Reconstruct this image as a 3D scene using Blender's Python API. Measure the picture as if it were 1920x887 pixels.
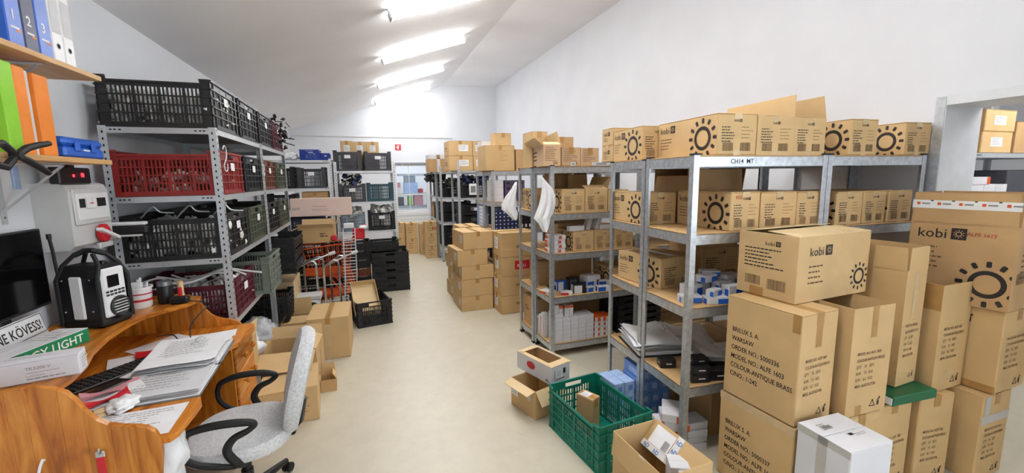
import bpy, bmesh, math, random
from mathutils import Vector, Matrix
random.seed(7)
for o in list(bpy.data.objects): bpy.data.objects.remove(o)
scene = bpy.context.scene
COL = scene.collection
PI = math.pi
# ------------------------------------------------------------------ camera
cam_d = bpy.data.cameras.new('camera'); cam = bpy.data.objects.new('camera', cam_d); COL.objects.link(cam)
YAW, PITCH, ROLL, FPX = .3360, .1390, -.0149, 792.0
fw = Vector((math.sin(YAW)*math.cos(PITCH), math.cos(YAW)*math.cos(PITCH), -math.sin(PITCH)))
rt = Vector((math.cos(YAW), -math.sin(YAW), 0)); up = rt.cross(fw)
r2 = rt*math.cos(ROLL)+up*math.sin(ROLL); u2 = -rt*math.sin(ROLL)+up*math.cos(ROLL)
cam.matrix_world = Matrix(((r2.x,u2.x,-fw.x,0),(r2.y,u2.y,-fw.y,0),(r2.z,u2.z,-fw.z,1.70),(0,0,0,1)))
cam_d.sensor_fit = 'HORIZONTAL'; cam_d.sensor_width = 36; cam_d.lens = FPX/1920*36
cam_d.clip_start = .05; cam_d.clip_end = 100
scene.camera = cam
# ------------------------------------------------------------------ world, exposure
w = bpy.data.worlds.new('world'); scene.world = w; w.use_nodes = True
bg = w.node_tree.nodes['Background']; bg.inputs[0].default_value = (.84,.92,1,1); bg.inputs[1].default_value = 4.6
scene.view_settings.view_transform = 'Standard'; scene.view_settings.look = 'None'
scene.view_settings.gamma = 1; scene.view_settings.use_curve_mapping = False
scene.view_settings.exposure = 1.2
TUBE = 20.0          # emission of the fluorescent tubes
# ------------------------------------------------------------------ materials
def lin(h):
    h = h.lstrip('#'); o = []
    for i in (0,2,4):
        c = int(h[i:i+2],16)/255; o.append(c/12.92 if c <= .04045 else ((c+.055)/1.055)**2.4)
    return (*o,1)
M = {}
def mat(name, hexc, rough=.6, metal=0, vary=.08, scale=8, bump=0, bscale=60, emit=0, alpha=1, trans=0, spec=None, hex2=None, stretch=None):
    m = bpy.data.materials.new(name); m.use_nodes = True; nt = m.node_tree; N = nt.nodes; L = nt.links
    p = N['Principled BSDF']; c = lin(hexc)
    p.inputs['Roughness'].default_value = rough; p.inputs['Metallic'].default_value = metal
    if spec is not None: p.inputs['Specular IOR Level'].default_value = spec
    tc = N.new('ShaderNodeTexCoord'); mp = N.new('ShaderNodeMapping'); L.new(tc.outputs['Object'], mp.inputs[0])
    if stretch: mp.inputs['Scale'].default_value = stretch
    nz = N.new('ShaderNodeTexNoise'); nz.inputs['Scale'].default_value = scale; nz.inputs['Detail'].default_value = 5
    L.new(mp.outputs[0], nz.inputs['Vector'])
    mx = N.new('ShaderNodeMix'); mx.data_type = 'RGBA'
    if hex2: a, b = c, lin(hex2)
    else: a = tuple(v*(1-vary) for v in c[:3])+(1,); b = tuple(min(1,v*(1+vary)) for v in c[:3])+(1,)
    mx.inputs[6].default_value = a; mx.inputs[7].default_value = b
    rp = N.new('ShaderNodeMapRange'); rp.inputs[1].default_value = .35; rp.inputs[2].default_value = .65
    L.new(nz.outputs['Fac'], rp.inputs[0]); L.new(rp.outputs[0], mx.inputs[0]); L.new(mx.outputs[2], p.inputs['Base Color'])
    if bump:
        n2 = N.new('ShaderNodeTexNoise'); n2.inputs['Scale'].default_value = bscale; n2.inputs['Detail'].default_value = 4
        L.new(mp.outputs[0], n2.inputs['Vector'])
        bp = N.new('ShaderNodeBump'); bp.inputs['Strength'].default_value = bump; bp.inputs['Distance'].default_value = .01
        L.new(n2.outputs['Fac'], bp.inputs['Height']); L.new(bp.outputs[0], p.inputs['Normal'])
    if emit:
        p.inputs['Emission Color'].default_value = c; p.inputs['Emission Strength'].default_value = emit
    if alpha < 1: p.inputs['Alpha'].default_value = alpha
    if trans: p.inputs['Transmission Weight'].default_value = trans
    M[name] = m; return m
mat('wall', '#DEE0E4', .85, vary=.02, scale=2, bump=.06, bscale=120)
mat('wall_far', '#E9EAEB', .85, vary=.02, scale=2, bump=.06, bscale=120)
mat('ceil', '#F5F4F6', .85, vary=.02, scale=1.5, bump=.04, bscale=80)
mat('card', '#CBA976', .75, vary=.05, scale=5, bump=.12, bscale=25)
mat('card_b', '#CEAD7B', .75, vary=.05, scale=6, bump=.12, bscale=25)
mat('card_pink', '#CFAB85', .75, vary=.05, scale=5, bump=.1, bscale=25)
mat('card_dark', '#BE996A', .78, vary=.06, scale=5, bump=.15, bscale=25)
mat('card_in', '#BE996A', .8, vary=.05, scale=6, bump=.08, bscale=30)
mat('card_pale', '#DDC294', .75, vary=.04, scale=6, bump=.08, bscale=30)
mat('card_white', '#D6D5D8', .6, vary=.03, scale=6, bump=.06, bscale=30)
mat('card_rose', '#E8CFC3', .6, vary=.03, scale=6, bump=.04, bscale=30)
mat('tape', '#B08650', .25, vary=.08, scale=14, bump=.1, bscale=40)
mat('tape_clear', '#CFB58B', .2, vary=.06, scale=20, bump=.15, bscale=40)
mat('tape_grey', '#B9B6B0', .35, vary=.05, scale=12)
mat('tape_white', '#E8E8E6', .35, vary=.03, scale=12)
mat('ink', '#2A2320', .7, vary=.1, scale=40)
mat('ink_soft', '#6B5339', .75, vary=.12, scale=40)
mat('ink_grey', '#8A8988', .7, vary=.1, scale=40)
mat('ink_red', '#B4402E', .7, vary=.1, scale=40)
mat('ink_blue', '#2F78BE', .6, vary=.05, scale=40)
mat('ink_white', '#F1F1F0', .6, vary=.02, scale=40)
mat('paper', '#EDEDEE', .75, vary=.03, scale=12, bump=.05, bscale=30)
mat('paper_grey', '#D6D6D8', .75, vary=.04, scale=12)
mat('galv', '#BEC3C8', .45, .78, vary=.14, scale=35, bump=.05, bscale=50)
mat('galv_dark', '#8E9296', .4, .8, vary=.15, scale=35)
mat('steel_grey', '#C2C6C9', .38, .45, vary=.05, scale=10)
mat('steel_white', '#DADDE0', .45, .1, vary=.04, scale=10)
mat('mdf', '#C29D6B', .75, vary=.06, scale=20, bump=.06, bscale=80)
mat('chrome', '#C4C6C7', .22, .95, vary=.04, scale=10)
mat('black', '#17171A', .42, vary=.15, scale=10)
mat('black_soft', '#1B1B1D', .6, vary=.15, scale=30)
mat('hole', '#141414', .9, vary=.1)
mat('cr_black', '#1A1B1D', .45, vary=.12, scale=12)
mat('cr_char', '#1F1F1F', .45, vary=.12, scale=12)
mat('cr_grey', '#43444B', .5, vary=.1, scale=12)
mat('cr_red', '#8C2420', .45, vary=.12, scale=12)
mat('cr_brown', '#6E3A26', .45, vary=.12, scale=12)
mat('cr_maroon', '#571828', .45, vary=.12, scale=12)
mat('cr_olive', '#4C5040', .5, vary=.1, scale=12)
mat('cr_greygreen', '#737C70', .5, vary=.08, scale=12)
mat('cr_green', '#0A7560', .38, vary=.1, scale=12)
mat('cr_teal', '#2E5560', .5, vary=.1, scale=12)
mat('cr_blue', '#1F3F9C', .45, vary=.1, scale=12)
mat('cr_pale', '#8C9AA8', .5, vary=.08, scale=12)
mat('cr_navy', '#262A3C', .5, vary=.1, scale=12)
mat('fabric', '#CFCFCF', .95, vary=.14, scale=90, bump=.25, bscale=300)
mat('rubber', '#121214', .6, vary=.1)
mat('red', '#C8202A', .4, vary=.08)
mat('orange', '#D9581E', .4, vary=.08)
mat('blue', '#2560C4', .35, vary=.08)
mat('blue_pack', '#6A94DA', .35, vary=.12, scale=20)
mat('blue_light', '#A9C2EA', .35, vary=.12, scale=20)
mat('navy', '#1E2A55', .4, vary=.1)
mat('green_book', '#12633F', .4, vary=.08)
mat('green_print', '#12804E', .5, vary=.04)
mat('lime', '#8FD02A', .5, vary=.05)
mat('file_orange', '#F08A2C', .55, vary=.06, scale=10)
mat('pine_light', '#D9B27C', .5, hex2='#C7965A', scale=3, stretch=(8,1,8), bump=.05)
mat('white_plastic', '#E8E8E8', .4, vary=.02)
mat('grey_plastic', '#C9C9C7', .5, vary=.03)
mat('bag', '#F1F2F4', .4, vary=.03, scale=20, bump=.4, bscale=20)
mat('screen', '#060608', .12, vary=.2)
mat('violet', '#5A4A6B', .5, vary=.1)
mat('dark_stuff', '#202125', .55, vary=.5, scale=30, bump=.4, bscale=40)
mat('pale_stuff', '#EDEAE4', .4, vary=.12, scale=25)
mat('led', '#FF1E2A', .4, emit=3)
mat('rose', '#C98B92', .5, vary=.08)
mat('tube', '#FFFFFF', .4, vary=0, emit=TUBE)
# glass
g = bpy.data.materials.new('glass'); g.use_nodes = True; gp = g.node_tree.nodes['Principled BSDF']
gp.inputs['Base Color'].default_value = (.86,.93,1,1); gp.inputs['Roughness'].default_value = .03; gp.inputs['Transmission Weight'].default_value = .95; gp.inputs['IOR'].default_value = 1.1
M['glass'] = g
g = bpy.data.materials.new('film'); g.use_nodes = True; gp = g.node_tree.nodes['Principled BSDF']
gp.inputs['Base Color'].default_value = (.9,.92,.95,1); gp.inputs['Roughness'].default_value = .15; gp.inputs['Alpha'].default_value = .45
M['film'] = g
# floor: painted concrete with scuffs
def floor_mat():
    m = bpy.data.materials.new('floor'); m.use_nodes = True; nt = m.node_tree; N = nt.nodes; L = nt.links; p = N['Principled BSDF']
    tc = N.new('ShaderNodeTexCoord')
    n1 = N.new('ShaderNodeTexNoise'); n1.inputs['Scale'].default_value = .9; n1.inputs['Detail'].default_value = 7
    n2 = N.new('ShaderNodeTexNoise'); n2.inputs['Scale'].default_value = 7; n2.inputs['Detail'].default_value = 8; n2.inputs['Roughness'].default_value = .7
    n3 = N.new('ShaderNodeTexNoise'); n3.inputs['Scale'].default_value = 4.5; n3.inputs['Detail'].default_value = 9; n3.inputs['Roughness'].default_value = .8; n3.inputs['Distortion'].default_value = 1.2
    for n in (n1,n2,n3): L.new(tc.outputs['Object'], n.inputs['Vector'])
    a = N.new('ShaderNodeMix'); a.data_type = 'RGBA'; a.inputs[6].default_value = lin('#C8BFA8'); a.inputs[7].default_value = lin('#D3CBB7')
    L.new(n1.outputs['Fac'], a.inputs[0])
    b = N.new('ShaderNodeMix'); b.data_type = 'RGBA'; b.blend_type = 'MULTIPLY'; b.inputs[0].default_value = .5
    r = N.new('ShaderNodeMapRange'); r.inputs[1].default_value = .3; r.inputs[2].default_value = .7; r.inputs[3].default_value = .82; r.inputs[4].default_value = 1.05
    L.new(n2.outputs['Fac'], r.inputs[0]); L.new(a.outputs[2], b.inputs[6]); L.new(r.outputs[0], b.inputs[7])
    c = N.new('ShaderNodeMix'); c.data_type = 'RGBA'; c.inputs[7].default_value = lin('#8F8672')
    r3 = N.new('ShaderNodeMapRange'); r3.inputs[1].default_value = .61; r3.inputs[2].default_value = .72; r3.inputs[4].default_value = .5
    L.new(n3.outputs['Fac'], r3.inputs[0]); L.new(r3.outputs[0], c.inputs[0]); L.new(b.outputs[2], c.inputs[6])
    L.new(c.outputs[2], p.inputs['Base Color']); p.inputs['Roughness'].default_value = .38
    bp = N.new('ShaderNodeBump'); bp.inputs['Strength'].default_value = .05; L.new(n2.outputs['Fac'], bp.inputs['Height']); L.new(bp.outputs[0], p.inputs['Normal'])
    M['floor'] = m
floor_mat()
def pine(name, axis):
    m = bpy.data.materials.new(name); m.use_nodes = True; nt = m.node_tree; N = nt.nodes; L = nt.links; p = N['Principled BSDF']
    tc = N.new('ShaderNodeTexCoord'); mp = N.new('ShaderNodeMapping'); L.new(tc.outputs['Object'], mp.inputs[0])
    s = {'z':(6,6,.7), 'y':(6,.7,6)}[axis]; mp.inputs['Scale'].default_value = s
    wv = N.new('ShaderNodeTexNoise'); wv.inputs['Scale'].default_value = 3.2; wv.inputs['Detail'].default_value = 6; wv.inputs['Distortion'].default_value = 1.6
    L.new(mp.outputs[0], wv.inputs['Vector'])
    cr = N.new('ShaderNodeValToRGB'); e = cr.color_ramp.elements
    e[0].position = .3; e[0].color = lin('#96500F'); e[1].position = .68; e[1].color = lin('#DB923C')
    x = cr.color_ramp.elements.new(.46); x.color = lin('#C07222')
    L.new(wv.outputs['Fac'], cr.inputs[0])
    # knots
    vo = N.new('ShaderNodeTexVoronoi'); vo.inputs['Scale'].default_value = 4.0; L.new(tc.outputs['Object'], vo.inputs['Vector'])
    kr = N.new('ShaderNodeMapRange'); kr.inputs[1].default_value = .06; kr.inputs[2].default_value = .12; kr.inputs[3].default_value = .75; kr.inputs[4].default_value = 0
    L.new(vo.outputs['Distance'], kr.inputs[0])
    k = N.new('ShaderNodeMix'); k.data_type = 'RGBA'; k.inputs[7].default_value = lin('#5A260C'); L.new(kr.outputs[0], k.inputs[0]); L.new(cr.outputs[0], k.inputs[6])
    oi = N.new('ShaderNodeObjectInfo'); mr = N.new('ShaderNodeMapRange'); mr.inputs[3].default_value = .78; mr.inputs[4].default_value = 1.18; L.new(oi.outputs['Random'], mr.inputs[0])
    hs = N.new('ShaderNodeHueSaturation'); L.new(k.outputs[2], hs.inputs['Color']); L.new(mr.outputs[0], hs.inputs['Value'])
    L.new(hs.outputs[0], p.inputs['Base Color']); p.inputs['Roughness'].default_value = .28
    M[name] = m
pine('pine_z','z'); pine('pine_y','y')
# ------------------------------------------------------------------ mesh builder
class MB:
    def __init__(s): s.v = []; s.f = []; s.sm = False
    def add(s, vs, fs):
        n = len(s.v); s.v += [tuple(x) for x in vs]; s.f += [tuple(i+n for i in f) for f in fs]; return s
    def box(s, a, b):
        x0,y0,z0 = a; x1,y1,z1 = b
        return s.add([(x0,y0,z0),(x1,y0,z0),(x1,y1,z0),(x0,y1,z0),(x0,y0,z1),(x1,y0,z1),(x1,y1,z1),(x0,y1,z1)],
            [(0,3,2,1),(4,5,6,7),(0,1,5,4),(1,2,6,5),(2,3,7,6),(3,0,4,7)])
    def cbox(s, a, b, c=.004):
        bm = bmesh.new(); bmesh.ops.create_cube(bm, size=1)
        for v in bm.verts: v.co = Vector([(a[i]+b[i])/2+v.co[i]*(b[i]-a[i]) for i in range(3)])
        c = min(c, .45*min(abs(b[i]-a[i]) for i in range(3)))
        bmesh.ops.bevel(bm, geom=bm.edges[:], offset=c, segments=1, profile=.5, affect='EDGES')
        bm.verts.index_update(); s.add([v.co[:] for v in bm.verts], [[v.index for v in f.verts] for f in bm.faces]); bm.free(); return s
    def obox(s, c, d, R):           # oriented box: centre, half sizes, 3x3 matrix
        c = Vector(c); k = len(s.v); t = MB().box((-d[0],-d[1],-d[2]),(d[0],d[1],d[2]))
        return s.add([(c+R@Vector(p))[:] for p in t.v], t.f)
    def bar(s, p, q, w, t):         # rectangular bar between two points
        p, q = Vector(p), Vector(q); d = q-p; l = d.length; d.normalize()
        a = d.cross(Vector((0,0,1)));
        if a.length < 1e-3: a = Vector((1,0,0))
        a.normalize(); b = a.cross(d); R = Matrix((a,d,b)).transposed()
        return s.obox((p+q)/2, (w/2,l/2,t/2), R)
    def tube(s, pts, r, seg=8, closed=False):
        pts = [Vector(p) for p in pts]; n = len(pts); k = len(s.v); prev = None; rr = r if hasattr(r,'__len__') else [r]*n
        for i,p in enumerate(pts):
            if closed: d = pts[(i+1)%n]-pts[i-1]
            else: d = pts[min(i+1,n-1)]-pts[max(i-1,0)]
            d.normalize()
            if prev is None:
                a = d.cross(Vector((0,0,1)))
                if a.length < .05: a = d.cross(Vector((1,0,0)))
            else: a = prev-d*prev.dot(d)
            a.normalize(); prev = a; b = d.cross(a)
            for j in range(seg):
                t = 2*PI*j/seg; s.v.append((p+(a*math.cos(t)+b*math.sin(t))*rr[i])[:])
        m = n if closed else n-1
        for i in range(m):
            for j in range(seg):
                i2 = (i+1)%n; s.f.append((k+i*seg+j,k+i*seg+(j+1)%seg,k+i2*seg+(j+1)%seg,k+i2*seg+j))
        if not closed:
            s.f.append(tuple(k+j for j in range(seg))[::-1]); s.f.append(tuple(k+(n-1)*seg+j for j in range(seg)))
        s.sm = True; return s
    def lathe(s, prof, seg=20, axis=None, o=(0,0,0)):   # prof (r,z)
        k = len(s.v); n = len(prof); R = axis or Matrix.Identity(3); o = Vector(o)
        for r,z in prof:
            for j in range(seg):
                t = 2*PI*j/seg; s.v.append((o+R@Vector((r*math.cos(t),r*math.sin(t),z)))[:])
        for i in range(n-1):
            for j in range(seg):
                s.f.append((k+i*seg+j,k+i*seg+(j+1)%seg,k+(i+1)*seg+(j+1)%seg,k+(i+1)*seg+j))
        s.f.append(tuple(k+j for j in range(seg))[::-1]); s.f.append(tuple(k+(n-1)*seg+j for j in range(seg)))
        s.sm = True; return s
    def prism(s, poly, t, F):       # 2d polygon extruded by t along F's third axis
        k = len(s.v); n = len(poly)
        for w_ in (0,t):
            for (u,v) in poly: s.v.append((F@Vector((u,v,w_)))[:])
        s.f.append(tuple(range(k,k+n))[::-1]); s.f.append(tuple(range(k+n,k+2*n)))
        for i in range(n): s.f.append((k+i,k+(i+1)%n,k+n+(i+1)%n,k+n+i))
        return s
    def flat(s, polys, F, off=.0012):   # flat 2d polygons laid on a face frame
        for poly in polys:
            k = len(s.v)
            for (u,v) in poly: s.v.append((F@Vector((u,v,off)))[:])
            s.f.append(tuple(range(k,k+len(poly))))
        return s
    def mesh(s, name, m):
        me = bpy.data.meshes.new(name); me.from_pydata(s.v, [], s.f); me.materials.append(M[m])
        bm = bmesh.new(); bm.from_mesh(me); bmesh.ops.recalc_face_normals(bm, faces=bm.faces[:]) ; bm.to_mesh(me); bm.free()
        if s.sm:
            me.polygons.foreach_set('use_smooth', [True]*len(me.polygons)); me.set_sharp_from_angle(angle=math.radians(38))
        return me
    def build(s, name, m, parent=None, loc=None, rz=0):
        return link(name, s.mesh(name, m), parent, loc, rz)
def link(name, me, parent=None, loc=None, rz=0):
    o = bpy.data.objects.new(name, me); COL.objects.link(o)
    if parent: o.parent = parent
    if loc: o.location = loc
    if rz: o.rotation_euler.z = rz
    return o
def frame(o, u, v):
    o, u, v = Vector(o), Vector(u), Vector(v); n = u.cross(v)
    return Matrix(((u.x,v.x,n.x,o.x),(u.y,v.y,n.y,o.y),(u.z,v.z,n.z,o.z),(0,0,0,1)))
USED = {}
def tag(o, label, cat, group=None, kind=None):
    o['label'] = label; o['category'] = cat
    if group: o['group'] = group
    if kind: o['kind'] = kind
    if label in USED and not group: print('DUPLABEL', label)
    USED[label] = 1
    return o
def thing(name, label, cat, loc=(0,0,0), rz=0, group=None):
    o = bpy.data.objects.new(name, None); COL.objects.link(o); o.empty_display_size = .05
    o.location = loc; o.rotation_euler.z = math.radians(rz); return tag(o, label, cat, group)
def struct(o): o['kind'] = 'structure'; return o
# ------------------------------------------------------------------ flat print
_txt = {}
def txt(s_, size=1.0, bold=0, shear=0):
    k = (s_, bold)
    if k not in _txt:
        cu = bpy.data.curves.new('t', 'FONT'); cu.body = s_; cu.size = 1; cu.resolution_u = 2; cu.offset = bold; cu.space_line = 1.0
        ob = bpy.data.objects.new('t', cu); me = bpy.data.meshes.new_from_object(ob)
        _txt[k] = ([(v.co.x, v.co.y) for v in me.vertices], [tuple(p.vertices) for p in me.polygons])
        bpy.data.objects.remove(ob); bpy.data.meshes.remove(me); bpy.data.curves.remove(cu)
    vs, fs = _txt[k]; return [[(vs[i][0]*size+shear*vs[i][1]*size, vs[i][1]*size) for i in f] for f in fs]
def shift(polys, u, v, ang=0, su=1):
    c, s_ = math.cos(ang), math.sin(ang)
    return [[(u+(x*c*su-y*s_), v+(x*s_*su+y*c)) for x,y in p] for p in polys]
def clip(poly, u0, v0, u1, v1):
    for ax_, lim, sg in ((0,u0,1),(0,u1,-1),(1,v0,1),(1,v1,-1)):
        out = []
        for i in range(len(poly)):
            p, q = poly[i-1], poly[i]; dp, dq = (p[ax_]-lim)*sg, (q[ax_]-lim)*sg
            if (dp >= 0) != (dq >= 0):
                t = dp/(dp-dq); out.append((p[0]+(q[0]-p[0])*t, p[1]+(q[1]-p[1])*t))
            if dq >= 0: out.append(q)
        poly = out
        if len(poly) < 3: return None
    return poly
def rect(u0, v0, u1, v1): return [(u0,v0),(u1,v0),(u1,v1),(u0,v1)]
def sun(u, v, r, lim=None, n=12):
    ps = []; k = 28
    for i in range(k):
        a, b = 2*PI*i/k, 2*PI*(i+1)/k
        ps.append([(u+r*.42*math.cos(a), v+r*.42*math.sin(a)), (u+r*.60*math.cos(a), v+r*.60*math.sin(a)), (u+r*.60*math.cos(b), v+r*.60*math.sin(b)), (u+r*.42*math.cos(b), v+r*.42*math.sin(b))])
    for i in range(n):
        a = 2*PI*i/n+PI/2; ca, sa = math.cos(a), math.sin(a); hw = r*.085
        loc = [(.74*r,-hw*.6),(.78*r,-hw),(.97*r,-hw),(r,-hw*.6),(r,hw*.6),(.97*r,hw),(.78*r,hw),(.74*r,hw*.6)]
        ps.append([(u+x*ca-y*sa, v+x*sa+y*ca) for x,y in loc])
    if lim: ps = [q for q in (clip(p,*lim) for p in ps) if q]
    return ps
def dashes(u, v, w_, rows, dv, hh, rnd, fill=.75):
    ps = []
    for i in range(rows):
        x = u; end = u+w_*(.55+.45*rnd.random())
        while x < end-.004:
            l = min(hh*(1.5+3*rnd.random()), end-x); ps.append(rect(x, v-i*dv-hh, x+l, v-i*dv)); x += l+hh*.7
    return ps
def barcode(u, v, w_, h_, rnd):
    ps = []; x = u
    while x < u+w_:
        l = w_*(.012+.03*rnd.random()); ps.append(rect(x, v, min(x+l,u+w_), v+h_)); x += l+w_*(.015+.025*rnd.random())
    return ps
def recycle(u, v, s_):
    ps = []; P = [(0,0),(1,0),(.5,.87)]
    for i in range(3):
        p, q = P[i], P[(i+1)%3]; a = (p[0]*.9+q[0]*.1, p[1]*.9+q[1]*.1); b = (p[0]*.2+q[0]*.8, p[1]*.2+q[1]*.8)
        dx, dy = b[0]-a[0], b[1]-a[1]; l = math.hypot(dx,dy); nx, ny = -dy/l*.09, dx/l*.09
        ps.append([(a[0],a[1]),(b[0],b[1]),(b[0]+nx,b[1]+ny),(a[0]+nx,a[1]+ny)])
        ps.append([(b[0]-nx,b[1]-ny),(b[0]+dx/l*.2,b[1]+dy/l*.2),(b[0]+2*nx,b[1]+2*ny)])
    out = [[(u+x*s_, v+y*s_) for x,y in p] for p in ps]
    x = u+1.25*s_                       # crossed-out bin / figure
    out += [rect(x, v, x+.35*s_, v+.55*s_), rect(x-.06*s_, v+.6*s_, x+.42*s_, v+.68*s_), [(x+.15*s_,v+.7*s_),(x+.5*s_,v+.78*s_),(x+.45*s_,v+1.0*s_),(x+.28*s_,v+.98*s_)]]
    return out
def logo(u, v, s_):                      # small square sun mark: dark square, light sun
    return [rect(u, v, u+s_, v+s_)], sun(u+s_/2, v+s_/2, s_*.36, n=10)
# ------------------------------------------------------------------ cardboard boxes
def face(fc, a, b, h):
    ox, oy = -a/2, -b/2
    return {'front': frame((ox,oy,0),(1,0,0),(0,0,1)), 'left': frame((ox,oy+b,0),(0,-1,0),(0,0,1)),
            'right': frame((ox+a,oy,0),(0,1,0),(0,0,1)), 'back': frame((ox+a,oy+b,0),(-1,0,0),(0,0,1)),
            'top': frame((ox,oy,h),(1,0,0),(0,1,0))}[fc]
def at_corner(x, y, a, b, rz):
    c, s_ = math.cos(math.radians(rz)), math.sin(math.radians(rz))
    return x+c*a/2-s_*b/2, y+s_*a/2+c*b/2
def do_prints(root, prints, a, b, h, rnd, cardmat):
    ink = {}; st = MB(); nst = 0
    def put(m, F, polys, off=.0012): ink.setdefault(m, MB()).flat(polys, F, off)
    for p in prints:
        F = face(p[0], a, b, h); k = p[1]; q = p[2:]
        if k == 'text': put(q[4] if len(q) > 4 else 'ink', F, shift(txt(q[0], q[3], .012), q[1], q[2], q[5] if len(q) > 5 else 0, q[6] if len(q) > 6 else 1))
        elif k == 'kobi':
            u, v, s_ = q[:3]; put('ink', F, shift(txt('kobi', s_, .004), u, v)); d, l = logo(u+1.95*s_, v-.05*s_, .85*s_); put('ink', F, d); put(cardmat, F, l, .0018)
        elif k == 'sun': put('ink', F, sun(q[0], q[1], q[2], q[3] if len(q) > 3 else None))
        elif k == 'lines': put(q[6] if len(q) > 6 else 'ink_soft', F, dashes(q[0], q[1], q[2], q[3], q[4], q[5], rnd))
        elif k == 'code': put('ink_soft', F, barcode(q[0], q[1], q[2], q[3], rnd))
        elif k == 'recycle': put('ink', F, recycle(q[0], q[1], q[2]))
        elif k == 'sticker':
            MBs = MB().flat([rect(q[0],q[1],q[0]+q[2],q[1]+q[3])], F, .0015); MBs.build('sticker', q[4] if len(q) > 4 else 'paper', root)
            put('ink_grey', F, dashes(q[0]+.08*q[2], q[1]+.88*q[3], .84*q[2], 5, q[3]*.16, q[3]*.06, rnd), .0022)
        elif k == 'tape':
            MB().flat([rect(q[0],q[1],q[0]+q[2],q[1]+q[3])], F, .0008).build('tape', q[4] if len(q) > 4 else 'tape', root)
        elif k == 'poly': put(q[0], F, q[1], q[2] if len(q) > 2 else .0014)
    for m, b_ in ink.items():
        o = b_.build('print', m, root)
        if len(b_.f) > 2: o['kind'] = 'stuff'
CN = [0]
def carton(label, x, y, z, a, b, h, rz=0, mt='card', top='closed', prints=(), tape='tape', name='cardboard_box', group=None, cat='cardboard box', fl=None, centre=False, inner=None, fold=.06, sag=0):
    CN[0] += 1; rnd = random.Random(CN[0]*13)
    cx, cy = (x, y) if centre else at_corner(x, y, a, b, rz)
    root = thing(name, label, cat, (cx, cy, z), rz, group)
    X, Y = a/2, b/2; t = .004; seam = 'y' if b >= a else 'x'; fl = fl or min(a,b)/2
    if top == 'closed':
        m = MB(); m.cbox((-X,-Y,0),(X,Y,h-t), .005)
        if sag:
            m.v = [(vx*(1+sag*math.sin(PI*vz/h)), vy*(1+sag*math.sin(PI*vz/h)), vz) for vx,vy,vz in m.v]
        m.build('body', mt, root)
        g_ = .0015
        for sgn in (-1,1):
            f = MB()
            if seam == 'y': f.cbox((min(sgn*X,sgn*g_),-Y,h-t),(max(sgn*X,sgn*g_),Y,h), .0015)
            else: f.cbox((-X,min(sgn*Y,sgn*g_),h-t),(X,max(sgn*Y,sgn*g_),h), .0015)
            f.build('flap', mt, root)
        if tape:
            tw = min(.024, .12*min(a,b)+.006); tp = MB()
            if seam == 'y':
                tp.box((-tw,-Y-.001,h),(tw,Y+.001,h+.0012)).box((-tw,-Y-.0016,h-fold),(tw,-Y,h+.001)).box((-tw,Y,h-fold),(tw,Y+.0016,h+.001))
            else:
                tp.box((-X-.001,-tw,h),(X+.001,tw,h+.0012)).box((-X-.0016,-tw,h-fold),(-X,tw,h+.001)).box((X,-tw,h-fold),(X+.0016,tw,h+.001))
            tp.build('tape', tape, root)
    else:
        m = MB(); m.box((-X,-Y,0),(X,Y,t)); m.box((-X,-Y,t),(X,-Y+t,h)); m.box((-X,Y-t,t),(X,Y,h)); m.box((-X,-Y+t,t),(-X+t,Y-t,h)); m.box((X-t,-Y+t,t),(X,Y-t,h))
        m.build('body', mt, root)
        if mt == 'card_white': MB().box((-X+t,-Y+t,t),(X-t,Y-t,t+.001)).box((-X+t,-Y+t,t),(X-t,-Y+t+.001,h-.001)).box((-X+t,Y-t-.001,t),(X-t,Y-t,h-.001)).box((-X+t,-Y+t,t),(-X+t+.001,Y-t,h-.001)).box((X-t-.001,-Y+t,t),(X-t,Y-t,h-.001)).build('liner','card_in',root)
        for side, spec in top.items():
            ang, ln = spec if isinstance(spec, tuple) else (spec, fl)
            A = math.radians(ang); d = (math.cos(A), math.sin(A)); nn = (-math.sin(A), math.cos(A))
            e = .004
            if side in ('left','right'): p0, p1 = -Y+e, Y-e
            else: p0, p1 = -X+e, X-e
            f = MB(); vs = []
            for tt in (0, t*.8):
                for (w_, sh) in ((0,p0),(0,p1),(ln,p1-.006),(ln,p0+.006)):
                    i_ = w_*d[0]+tt*nn[0]; zz = h+w_*d[1]+tt*nn[1]
                    if side == 'left': vs.append((-X+i_, sh, zz))
                    elif side == 'right': vs.append((X-i_, sh, zz))
                    elif side == 'front': vs.append((sh, -Y+i_, zz))
                    else: vs.append((sh, Y-i_, zz))
            f.add(vs, [(0,1,2,3),(4,7,6,5),(0,4,5,1),(1,5,6,2),(2,6,7,3),(3,7,4,0)]); f.build('flap', inner or mt, root)
    do_prints(root, prints, a, b, h, rnd, mt)
    return root
def kobi_side(fc, L_, h):     # long face: word mark, small print, sun near the far end of the face
    return [(fc,'kobi',.05*L_,.70*h,.235*h),(fc,'lines',.06*L_,.54*h,.24*L_,4,.085*h,.022*h),(fc,'sun',L_-.52*h,.44*h,.50*h,(0.003,.003,L_-.003,h-.003))]
def kobi_end(fc, a, h):
    return [(fc,'kobi',.40*a,.80*h,.085*h),(fc,'lines',.10*a,.68*h,.34*a,6,.068*h,.022*h,'ink'),(fc,'lines',.60*a,.68*h,.32*a,4,.085*h,.012*h),
            (fc,'code',.14*a,.10*h,.26*a,.20*h),(fc,'code',.58*a,.10*h,.26*a,.20*h),(fc,'tape',.42*a,.86*h,.17*a,.13*h,'tape_clear'),(fc,'tape',.42*a,0,.17*a,.12*h,'tape_clear')]
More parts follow.
